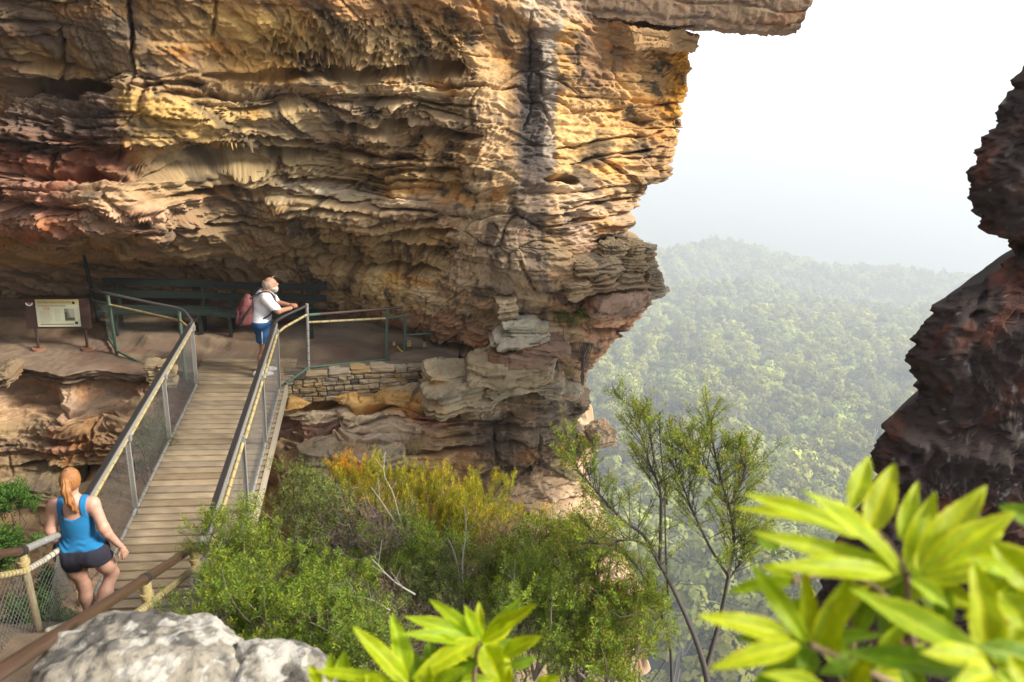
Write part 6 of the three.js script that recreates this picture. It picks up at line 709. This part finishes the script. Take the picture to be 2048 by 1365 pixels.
const bushes = [
  shrub('feathery green shrub reaching over the right end of the bridge railing', 478, 1120, 5.9, 0.34, 0.42, 0.3, 1150, 'fine', 101, { tint: two([1.15, 1.15, 0.9], [1.6, 1.4, 0.6], 0.25) }),
  shrub('dense green shrub directly above the small flat rock', 560, 1235, 5.0, 0.55, 0.36, 0.5, 2300, 'fine', 102, { tint: two([1, 1.05, 0.9], [1.5, 1.35, 0.6], 0.2) }),
  shrub('grey-green open shrub between the bridge and the yellow heath', 640, 1060, 6.5, 0.42, 0.42, 0.4, 1300, 'fine', 103, { mat: leafMats.dull, tint: two([1, 1.05, 1], [1.5, 1.5, 0.7], 0.2) }),
  shrub('golden green heath bush with upright brush-like tips, below the stone wall', 800, 1018, 6.8, 0.50, 0.28, 0.45, 1150, 'heath', 104, { up: 2.2, fan: 0.45, clump: 0.22, tint: two([1, 1, 1], [1.35, 1.12, 0.8], 0.3) }),
  shrub('lower right clump of golden green heath with upright brush-like tips', 955, 1050, 6.6, 0.34, 0.30, 0.4, 800, 'heath', 105, { up: 2.2, fan: 0.45, clump: 0.2, tint: two([1, 1, 1], [1.3, 1.1, 0.8], 0.2) }),
  shrub('small rust-tipped heath at the top of the golden bush', 700, 945, 7.4, 0.22, 0.14, 0.22, 150, 'heath', 106, { up: 2, fan: 0.5, tint: two([1.5, 0.75, 1], [1.2, 1.0, 1], 0.4) }),
  shrub('shaded green shrub below the golden heath', 700, 1190, 5.7, 0.50, 0.34, 0.5, 1700, 'fine', 107, { tint: two([0.95, 1.0, 0.9], [1.4, 1.3, 0.7], 0.25) }),
  shrub('dull green shrub behind the tallest leaves of the middle foreground plant', 905, 1190, 5.6, 0.40, 0.32, 0.4, 1100, 'fine', 108, { mat: leafMats.dull, tint: two([0.9, 1, 0.9], [1.5, 1.5, 0.7], 0.25) }),
  shrub('fresh green shrub to the right of the middle foreground plant', 1085, 1235, 5.3, 0.44, 0.40, 0.4, 1700, 'fine', 109, { tint: two([1, 1.05, 0.9], [1.5, 1.4, 0.6], 0.2) }),
  shrub('airy green shrub in front of the pale lower cliff', 1120, 1090, 6.1, 0.34, 0.30, 0.3, 560, 'tea', 110, { tint: two([0.9, 0.95, 0.9], [1.4, 1.2, 0.6], 0.3) }),
  shrub('green shrub at the foot of the slender sapling', 1235, 1290, 5.2, 0.40, 0.36, 0.4, 1100, 'tea', 111, { tint: two([0.85, 0.95, 0.9], [1.3, 1.2, 0.6], 0.3) }),
  shrub('bare grey twiggy shrub in the middle of the scrub', 760, 1090, 6.1, 0.40, 0.30, 0.35, 800, 'bare', 112, { tint: two([1, 1, 1], [0.7, 0.7, 0.7], 0.4), bark: greyBark, clump: 0.2 }),
  shrub('bare brown twiggy shrub low behind the middle foreground plant', 800, 1250, 5.3, 0.40, 0.26, 0.35, 700, 'bare', 113, { tint: two([0.6, 0.55, 0.5], [1.1, 1.05, 1], 0.4), clump: 0.2 }),
  shrub('dry brown shrub between the two heath clumps', 1010, 1120, 6.0, 0.30, 0.24, 0.3, 500, 'bare', 121, { tint: two([0.7, 0.6, 0.5], [1.3, 1.1, 0.7], 0.4), clump: 0.2 }),
  shrub('grey shrub with pale dry flowers behind the left bridge mesh', 302, 880, 10.3, 0.26, 0.46, 0.3, 900, 'fine', 114, { mat: leafMats.dull, tint: two([0.75, 0.8, 1], [1.5, 1.25, 1.6], 0.15) }),
  shrub('leafy green shrub on the dirt at the left edge, upper of two', 15, 1005, 9.4, 0.24, 0.16, 0.2, 300, 'broad', 115, {}),
  shrub('leafy green shrub on the dirt at the left edge, lower of two', 12, 1098, 8.2, 0.22, 0.22, 0.2, 330, 'broad', 116, {}),
  shrub('dark leafy shrub behind the mesh of the left stair railing', 80, 1235, 7.0, 0.30, 0.20, 0.25, 380, 'broad', 117, { tint: two([0.7, 0.75, 0.8], [1.1, 1.1, 0.8], 0.3) }),
  shrub('thin grey-green shrub growing from the pink outcrop', 1130, 640, 12.6, 0.22, 0.20, 0.15, 170, 'fine', 118, { mat: leafMats.dull, tint: two([1, 1, 0.8], [1.4, 1.4, 0.7], 0.3) }),
  shrub('low scrubby shrub beneath the edge of the outcrop', 1175, 632, 12.7, 0.18, 0.09, 0.12, 130, 'fine', 119, { tint: two([1, 1, 0.8], [1.3, 1.2, 0.7], 0.3) }),
  shrub('sparse shrub at the right end of the footbridge beam', 600, 985, 8.2, 0.34, 0.30, 0.3, 560, 'fine', 120, { mat: leafMats.dull, tint: two([1.1, 1.1, 0.9], [1.5, 1.3, 0.6], 0.3) }),
  shrub('green shrub filling the gap under the grey twiggy shrub', 830, 1120, 5.9, 0.36, 0.22, 0.35, 1000, 'fine', 122, { tint: two([0.95, 1.0, 0.9], [1.4, 1.3, 0.7], 0.25) }),
  shrub('bright green shrub under the dead stems left of the middle foreground plant', 690, 1300, 4.7, 0.42, 0.24, 0.35, 1200, 'fine', 123, { tint: two([0.95, 1.0, 0.9], [1.4, 1.3, 0.7], 0.25) }),
  shrub('yellow-green shrub between the golden heath and the airy shrub', 1020, 1165, 5.6, 0.34, 0.22, 0.35, 800, 'fine', 124, { tint: two([1.1, 1.05, 0.9], [1.5, 1.3, 0.6], 0.35) }),
  shrub('loose olive shrub across the pale rock beside the sapling', 1185, 1110, 5.6, 0.28, 0.26, 0.25, 420, 'tea', 125, { tint: two([0.9, 0.95, 0.9], [1.25, 1.15, 0.6], 0.3) }),
  shrub('loose green shrub low against the pale rock left of the sapling trunk', 1265, 1215, 5.4, 0.26, 0.26, 0.25, 420, 'tea', 126, { tint: two([0.9, 0.95, 0.9], [1.25, 1.15, 0.6], 0.3) }),
];
{ // dead grey stems standing in the scrub, each a part of the shrub it rises from
  const dead = [[11, 6.0, [[770, 905], [768, 950], [785, 985], [800, 1040], [815, 1085], [835, 1140], [848, 1180]]], [11, 6.0, [[742, 975], [760, 1000], [790, 1045], [802, 1060]]], [7, 5.5, [[928, 1010], [932, 1060], [926, 1110], [925, 1160], [928, 1215]]], [7, 5.55, [[896, 1078], [908, 1105], [915, 1135], [922, 1180], [925, 1215]]], [6, 5.2, [[545, 1010 + 195], [560, 1245], [580, 1290], [620, 1335], [640, 1345]]], [1, 4.7, [[620, 1245], [660, 1265], [700, 1290], [745, 1305]]], [12, 5.1, [[640, 1195], [690, 1192], [740, 1200], [780, 1222]]], [12, 5.1, [[745, 1120], [790, 1165], [830, 1190]]], [8, 5.2, [[1030, 1120], [1028, 1160], [1022, 1190]]], [20, 7.6, [[590, 1090], [594, 1050], [600, 1020], [612, 990]]], [13, 5.8, [[1005, 1150], [1018, 1190], [1030, 1230]]], [1, 4.8, [[530, 1230], [545, 1270], [575, 1320]]]];
  dead.forEach(([k, d, pts], i) => { const b = bushes[k], r = rng(900 + i), P = pts.map(([x, y]) => b.loc(atD(x, y, d + (r() - 0.5) * 0.06))), c = new THREE.CatmullRomCurve3(P, false, 'centripetal').getPoints(16), out = []; for (let q = 1; q < c.length; q++) out.push(rod(c[q - 1], c[q], mix(0.0025, 0.0062, q / 16), mix(0.0025, 0.0062, (q + 1) / 16), 6)); for (let q = 2; q < 14; q += 3) { const e = c[q].clone().add(V((r() - 0.5) * 0.25, 0.05 + 0.14 * r(), (r() - 0.5) * 0.1)); out.push(rod(c[q], e, 0.0022, 0.001, 4)); } const m = mesh('dead_stem', merge(out), greyBark, b.G); m.userData.label = 'bleached grey dead stem'; });
}
function sapling(label, depth, seed, limbs, opts) { // limbs: polylines in picture points, first point lowest
  const r = rng(seed), P = limbs.map((l) => l.p.map(([x, y], k) => atD(x, y, depth + (l.z ?? 0) * k / l.p.length + 0.03 * (r() - 0.5)))), base = P[0][0], G = thing('sapling', label, 'sapling', base.toArray(), 0), loc = (v) => v.clone().sub(base), spots = [], twigs = [];
  limbs.forEach((l, i) => {
    const pts = new THREE.CatmullRomCurve3(P[i], false, 'centripetal').getPoints(P[i].length * 6), out = []; for (let k = 1; k < pts.length; k++) out.push(rod(loc(pts[k - 1]), loc(pts[k]), mix(l.r, l.r * 0.25, (k - 1) / pts.length), mix(l.r, l.r * 0.25, k / pts.length), 7)); mesh(i ? 'limb' : 'trunk', merge(out), opts.bark, G);
    for (let k = Math.floor(pts.length * l.from); k < pts.length; k++) for (let q = 0; q < (l.n ?? opts.n); q++) { const t = k / pts.length, len = (l.len ?? opts.len) * (0.4 + 0.8 * r()) * (1.15 - 0.6 * t), dir = pts[Math.min(k + 1, pts.length - 1)].clone().sub(pts[Math.max(0, k - 1)]).normalize().multiplyScalar(0.8).add(V((r() - 0.5) * 2, r() * 0.7, (r() - 0.5) * 2)).normalize(), e = pts[k].clone().addScaledVector(dir, len); twigs.push(rod(loc(pts[k]), loc(e), 0.0035, 0.0015, 4)); const m = Math.ceil(len / 0.045); for (let s = 0; s < m; s++) { if (r() < (l.thin ?? 0.38)) continue; const f = 0.3 + 0.7 * (s + r()) / m; spots.push([loc(pts[k].clone().lerp(e, f).add(V(r() - 0.5, r() - 0.5, r() - 0.5).multiplyScalar(0.03))), dir.clone().add(V(r() - 0.5, r() * 0.8, r() - 0.5).multiplyScalar(0.9)), 0.7 + 0.5 * r()]); } }
  });
  const tw = mesh('twigs', merge(twigs), opts.bark, G); tw.userData.kind = 'stuff'; foliage(opts.kind, spots, G, undefined, opts.tint); return G;
}
sapling('slender dark-stemmed sapling with small yellow-green leaves against the valley', 5.0, 501, [
  { p: [[1418, 1480], [1416, 1370], [1395, 1290], [1352, 1190], [1325, 1140], [1300, 1095]], r: 0.024, from: 0.75, n: 1 }, { p: [[1412, 1340], [1440, 1240], [1458, 1150], [1468, 1080], [1460, 1020], [1440, 950], [1425, 880], [1418, 830]], r: 0.016, from: 0.3, n: 2 }, { p: [[1325, 1140], [1290, 1075], [1240, 1035], [1195, 985], [1160, 945], [1140, 905]], r: 0.014, from: 0.3, n: 2 }, { p: [[1320, 1130], [1322, 1050], [1320, 980], [1300, 930], [1285, 880], [1270, 840]], r: 0.013, from: 0.3, n: 2 },
  { p: [[1458, 1155], [1420, 1095], [1385, 1020], [1362, 960], [1345, 900]], r: 0.011, from: 0.3, n: 2 }, { p: [[1300, 1095], [1260, 1080], [1215, 1090], [1175, 1085]], r: 0.009, from: 0.2, n: 2 }, { p: [[1455, 1020], [1485, 960], [1490, 925]], r: 0.007, from: 0.1, n: 2 }, { p: [[1440, 980], [1400, 930], [1375, 905]], r: 0.007, from: 0.1, n: 2 }, { p: [[1456, 1165], [1486, 1110], [1488, 1070]], r: 0.006, from: 0.1, n: 2 },
], { bark: darkBark, n: 2, len: 0.34, kind: 'tea', tint: two([0.95, 1.0, 0.9], [1.25, 1.15, 0.6], 0.3) });
sapling('thin sapling with nearly bare dark top rising beside the lower cliff', 5.4, 502, [
  { p: [[1345, 1420], [1340, 1290], [1318, 1215], [1296, 1165]], r: 0.014, from: 0.5, n: 2 }, { p: [[1330, 980], [1310, 925], [1300, 870], [1285, 830], [1255, 808], [1228, 785]], r: 0.010, from: 0.35, n: 2, len: 0.12, thin: 0.55 }, { p: [[1335, 1010], [1322, 900], [1318, 830]], r: 0.008, from: 0.5, n: 2, len: 0.10, thin: 0.6 }, { p: [[1338, 1200], [1332, 1100], [1330, 980]], r: 0.012, from: 0.6, n: 1 }, { p: [[1296, 1165], [1262, 1120], [1230, 1100]], r: 0.008, from: 0.2, n: 2 }, { p: [[1240, 1370], [1225, 1280], [1205, 1200], [1185, 1140]], r: 0.009, from: 0.2, n: 2 },
], { bark: darkBark, n: 2, len: 0.2, kind: 'tea', tint: two([0.9, 1.0, 0.9], [1.25, 1.15, 0.6], 0.25) });
{ // dry grass tufts on the ledges
  [[688, 905, -10.5, 'tuft of dry straw-coloured grass on the pale ledge below the stone wall'], [830, 898, -10.8, 'tuft of dry grass on the ledge left of the dark lower cliff'], [560, 1035, -10.0, 'dry grass under the right end of the bridge beam'], [1140, 745, -12.0, 'grass tuft on the ledge below the outcrop']].forEach(([px, py, z, label], k) => { const r = rng(700 + k), o = atZ(px, py, z), g = thing('grass_tuft', label, 'grass', o.toArray()), list = []; for (let i = 0; i < 160; i++) { const a = r() * 6.28, q = r() * 0.10; list.push([V(Math.cos(a) * q, -0.08, Math.sin(a) * q), V(Math.cos(a) * 0.6 * r(), 1, Math.sin(a) * 0.6 * r()), 0.16 + 0.16 * r(), 0.004, V(r() - 0.5, 0, r() - 0.5).normalize(), [0.8 + 0.4 * r(), 0.8 + 0.3 * r(), 0.8]]); } mesh('blades', bladeGeo(list), leafy([0.34, 0.26, 0.13], 0.2), g).userData.kind = 'stuff'; });
}
// large glossy leaves close to the viewer
function bigLeaf(base, tip, width, bend, twist, seed, serr = 1) {
  const d = tip.clone().sub(base), L = d.length(), D = d.clone().normalize(), view = base.clone().normalize(), r = rng(seed), up = view.clone().negate().add(V(0, 0.9, 0)).normalize(), S0 = new THREE.Vector3().crossVectors(D, up).normalize(), N0 = new THREE.Vector3().crossVectors(S0, D).normalize(), S = S0.clone().applyAxisAngle(D, twist), N = N0.clone().applyAxisAngle(D, twist), nu = 26, nv = 8, ph = r() * 10, fold = 0.16 + 0.12 * r();
  return sheet(nv + 1, nu + 1, (i, j, o) => { const t = j / nu, s = i / nv * 2 - 1, prof = Math.pow(Math.sin(Math.PI * Math.min(1, Math.pow(t, 0.78) * 0.985 + 0.008)), 0.85) * (0.9 + 0.1 * (1 - t)), edge = Math.abs(s) > 0.9 ? 1 + serr * 0.055 * Math.sin(t * 62 + ph) : 1, w = width * 0.5 * prof * edge, lift = bend * L * (t * t - t * 0.2) + width * 0.05 * Math.sin(t * 11 + ph + s * 2) * Math.abs(s), h = w * Math.abs(s) * fold * 2, p = base.clone().addScaledVector(D, L * t).addScaledVector(S, s * w).addScaledVector(N, h - lift); o.x = p.x; o.y = p.y; o.z = p.z;
    const mid = smooth(0.14, 0.02, Math.abs(s)), rim = smooth(0.72, 1, Math.abs(s)), vein = smooth(0.75, 1, Math.sin((t * 1.0 - Math.abs(s) * 0.10) * 70 + ph) * 0.5 + 0.5) * 0.25, bl = smooth(0.15, 0.5, fbm2(t * 5 + ph, s * 2.2 + ph, 3)), k = 0.9 + 0.22 * n2(t * 9 + ph, s * 4), brown = smooth(0.32, 0.5, fbm2(t * 7 + ph * 3, s * 3, 4)) * smooth(0.4, 0.95, Math.max(Math.abs(s), t * 0.98)); let R = mix(0.70, 1.15, Math.max(rim, mid * 0.9, bl * 0.5, vein)) * k, Gc = mix(0.86, 1.12, Math.max(rim, mid, bl * 0.4, vein)) * k, Bc = mix(0.9, 1.0, mid) * k; R = mix(R, 0.85, brown); Gc = mix(Gc, 0.42, brown); Bc = mix(Bc, 0.8, brown); o.r = R; o.g = Gc; o.b = Bc; o.u = t; o.v = s; });
}
const bigMats = [[0.52, 0.56, 0.006], [0.43, 0.52, 0.008], [0.58, 0.59, 0.005], [0.23, 0.33, 0.010]].map((c) => { const m = leafy(c, 0.55, 0.5); m.specularIntensity = 0.22; return m; });
function whorls(centres, n, seed) { const r = rng(seed), out = []; for (const [x, y, d, s] of centres) for (let k = 0; k < n; k++) { const a = k * 2.4 + r(), L = s * (0.7 + 0.6 * r()), dd = d + 0.12 * r(); out.push([x + Math.cos(a) * 8, y + Math.sin(a) * 6, x + Math.cos(a) * L, y - 12 + Math.sin(a) * L * 0.8, s * (0.30 + 0.12 * r()), dd, dd + 0.1 * (r() - 0.5), 0.05 + 0.15 * r(), (r() - 0.5) * 0.6, r() < 0.35 ? 9 : 0]); } return out; }
function leafPlant(label, leaves, stems, seed) {
  const r = rng(seed), root = stems[0][0], base = atD(...root), G = thing('leafy_plant', label, 'plant', base.toArray()), loc = (v) => v.sub(base);
  stems.forEach((s) => mesh('stem', tube(s.map((q) => loc(atD(...q))), 0.0055, 7), std([0.17, 0.115, 0.06], 0.8), G));
  leaves.forEach(([bx, by, tx, ty, w, d0, d1, bend = 0.12, tw = 0, m = 0], k) => { const g = bigLeaf(atD(bx, by, d0), atD(tx, ty, d1), 0.76 * w * (d0 + d1) / 2 / FOCAL, bend, tw + (r() - 0.5) * 0.4, seed * 31 + k); g.translate(-base.x, -base.y, -base.z); mesh('leaf', g, bigMats[m === 9 ? 3 : Math.floor(r() * 3)], G); });
  return G;
}
leafPlant('sharp-leaved bright green plant in the middle of the bottom edge', [
  [955, 1285, 812, 1227, 50, 1.95, 1.9], [950, 1284, 810, 1262, 46, 1.95, 1.85], [958, 1290, 862, 1190, 46, 2.0, 2.05, 0.2], [962, 1285, 916, 1208, 42, 1.97, 1.93, -0.2], [962, 1285, 1082, 1216, 56, 1.95, 1.9, -0.14], [1005, 1312, 1080, 1272, 48, 1.95, 1.92], [958, 1280, 824, 1356, 60, 1.93, 1.85, 0.06], [968, 1290, 1006, 1372, 70, 1.92, 1.88, 0.1, 0.3], [966, 1284, 1024, 1324, 36, 1.96, 1.95], [818, 1372, 707, 1252, 56, 1.86, 1.84, 0.05], [809, 1360, 786, 1228, 62, 1.88, 1.92, 0.08, 0.5], [828, 1362, 826, 1300, 52, 1.92, 1.98, 0.1, 0, 9], [958, 1284, 958, 1203, 34, 1.99, 2.03], [940, 1320, 895, 1270, 44, 1.98, 1.96], [860, 1330, 862, 1278, 40, 2.0, 2.03, 0, 0, 9], [780, 1362, 628, 1345, 40, 1.85, 1.84, -0.05], [662, 1366, 660, 1306, 34, 1.86, 1.88], [684, 1366, 687, 1303, 44, 1.86, 1.88], [846, 1376, 858, 1336, 50, 1.84, 1.82], [862, 1380, 928, 1336, 52, 1.84, 1.82], [1070, 1380, 1118, 1352, 40, 1.9, 1.88], [1000, 1380, 1020, 1330, 56, 1.95, 1.97], [900, 1376, 915, 1310, 60, 2.0, 2.03, 0, 0, 9], [985, 1300, 1050, 1290, 40, 2.02, 2.05, 0, 0, 9], [965, 1288, 1032, 1240, 38, 2.02, 2.06], [640, 1372, 618, 1330, 34, 1.85, 1.86], [760, 1378, 730, 1350, 44, 1.84, 1.83], [1020, 1330, 1075, 1318, 34, 2.0, 2.0, 0.2, 0.8, 9], [905, 1340, 960, 1322, 44, 1.98, 1.96, 0.1, 0.3, 9], [700, 1385, 760, 1362, 48, 1.83, 1.82], ...whorls([[957, 1290, 2.02, 110], [820, 1372, 1.94, 90], [905, 1365, 2.0, 90]], 7, 62),
], [[[950, 1470, 2.0], [948, 1360, 1.98], [957, 1285, 1.96]], [[830, 1470, 1.9], [815, 1370, 1.88]], [[680, 1450, 1.88], [668, 1370, 1.87]]], 41);
leafPlant('large bright yellow-green leaves blurred in the bottom right foreground', [
  [1800, 1150, 1612, 972, 104, 1.22, 1.15, 0.06, 0.2], [1720, 1075, 1498, 978, 62, 1.24, 1.2, 0.12], [1745, 1055, 1470, 1012, 44, 1.28, 1.24, 0.05], [1795, 1148, 1525, 1058, 66, 1.2, 1.14, 0.12], [1785, 1150, 1548, 1122, 66, 1.17, 1.1, 0.1, -0.2], [1735, 1068, 1792, 925, 78, 1.27, 1.32, 0.05, 0.3], [1700, 1020, 1742, 908, 60, 1.33, 1.38, 0.1], [1820, 1145, 1872, 1020, 78, 1.22, 1.26, 0.25, 0.2], [1835, 1150, 1975, 965, 92, 1.2, 1.25, 0.08], [1850, 1140, 2035, 1018, 84, 1.2, 1.2, 0.1], [1800, 1080, 1838, 955, 44, 1.36, 1.42], [1808, 1090, 1840, 1000, 60, 1.38, 1.42, 0, 0, 9],
  [1612, 1285, 1502, 1122, 62, 1.18, 1.2, 0.06], [1582, 1275, 1402, 1228, 66, 1.16, 1.12, 0.08], [1585, 1165, 1452, 1182, 46, 1.28, 1.28, 0.1], [1590, 1160, 1520, 1128, 46, 1.34, 1.36, 0.1], [1632, 1300, 1705, 1148, 72, 1.2, 1.16, 0.1, 0.3], [1600, 1290, 1428, 1332, 62, 1.13, 1.08, 0.15], [1985, 1335, 1702, 1172, 100, 1.08, 1.12, 0.06], [1972, 1325, 1955, 1120, 104, 1.1, 1.14, 0.08, 0.2], [1980, 1330, 1850, 1300, 80, 1.06, 1.02, 0.1], [1995, 1335, 2052, 1235, 70, 1.1, 1.12], [1940, 1345, 1690, 1296, 76, 1.12, 1.1, 0.12, 0, 9], [1990, 1350, 1920, 1372, 90, 1.04, 1.0], [2070, 1180, 1985, 1085, 90, 1.18, 1.2], [2075, 1120, 1930, 1105, 70, 1.22, 1.24], [1660, 1390, 1530, 1342, 60, 1.1, 1.08], [1840, 1400, 1800, 1302, 70, 1.14, 1.16, 0.1, 0, 9], [1660, 1250, 1672, 1330, 56, 1.2, 1.2, 0.1, 0.4], [1720, 1330, 1640, 1345, 56, 1.18, 1.15, 0.1, 0, 9], [1700, 1390, 1748, 1300, 56, 1.16, 1.14], [2080, 1330, 1960, 1290, 80, 1.08, 1.06, 0.1, 0, 9], [1560, 1100, 1512, 1060, 60, 1.42, 1.46, 0.1, 0, 9], [1820, 1160, 1905, 1215, 60, 1.22, 1.2, 0.15], [1850, 1160, 1990, 1130, 66, 1.26, 1.26, 0.1], [1760, 1170, 1700, 1290, 60, 1.3, 1.3, 0.1, 0, 9], [1900, 1180, 1880, 1290, 56, 1.3, 1.3, 0.1, 0.3, 9], [2060, 1260, 2000, 1180, 90, 1.06, 1.1, 0.1], [1930, 1100, 2010, 1060, 56, 1.34, 1.36, 0.1], [2080, 1050, 2000, 1010, 66, 1.3, 1.32, 0.1, 0, 9], [1620, 1200, 1560, 1250, 50, 1.36, 1.36, 0.1, 0, 9], [2070, 1390, 2020, 1310, 90, 1.04, 1.05, 0.1], ...whorls([[1815, 1155, 1.28, 170], [1625, 1290, 1.24, 150], [1985, 1335, 1.16, 150], [1935, 1130, 1.34, 150], [1745, 1350, 1.24, 130], [2040, 1160, 1.3, 140]], 8, 61),
], [[[1900, 1600, 1.3], [1850, 1400, 1.25], [1822, 1260, 1.23], [1815, 1150, 1.22]], [[1850, 1400, 1.25], [1740, 1345, 1.2], [1620, 1290, 1.18]], [[2010, 1560, 1.12], [1990, 1420, 1.1], [1984, 1330, 1.09]], [[1822, 1260, 1.23], [1740, 1170, 1.3], [1640, 1150, 1.34], [1585, 1165, 1.29]], [[1815, 1150, 1.22], [1770, 1080, 1.28], [1745, 1060, 1.28]], [[1700, 1560, 1.3], [1705, 1330, 1.3], [1708, 1200, 1.32]]], 43);

renderer.render(scene, camera);
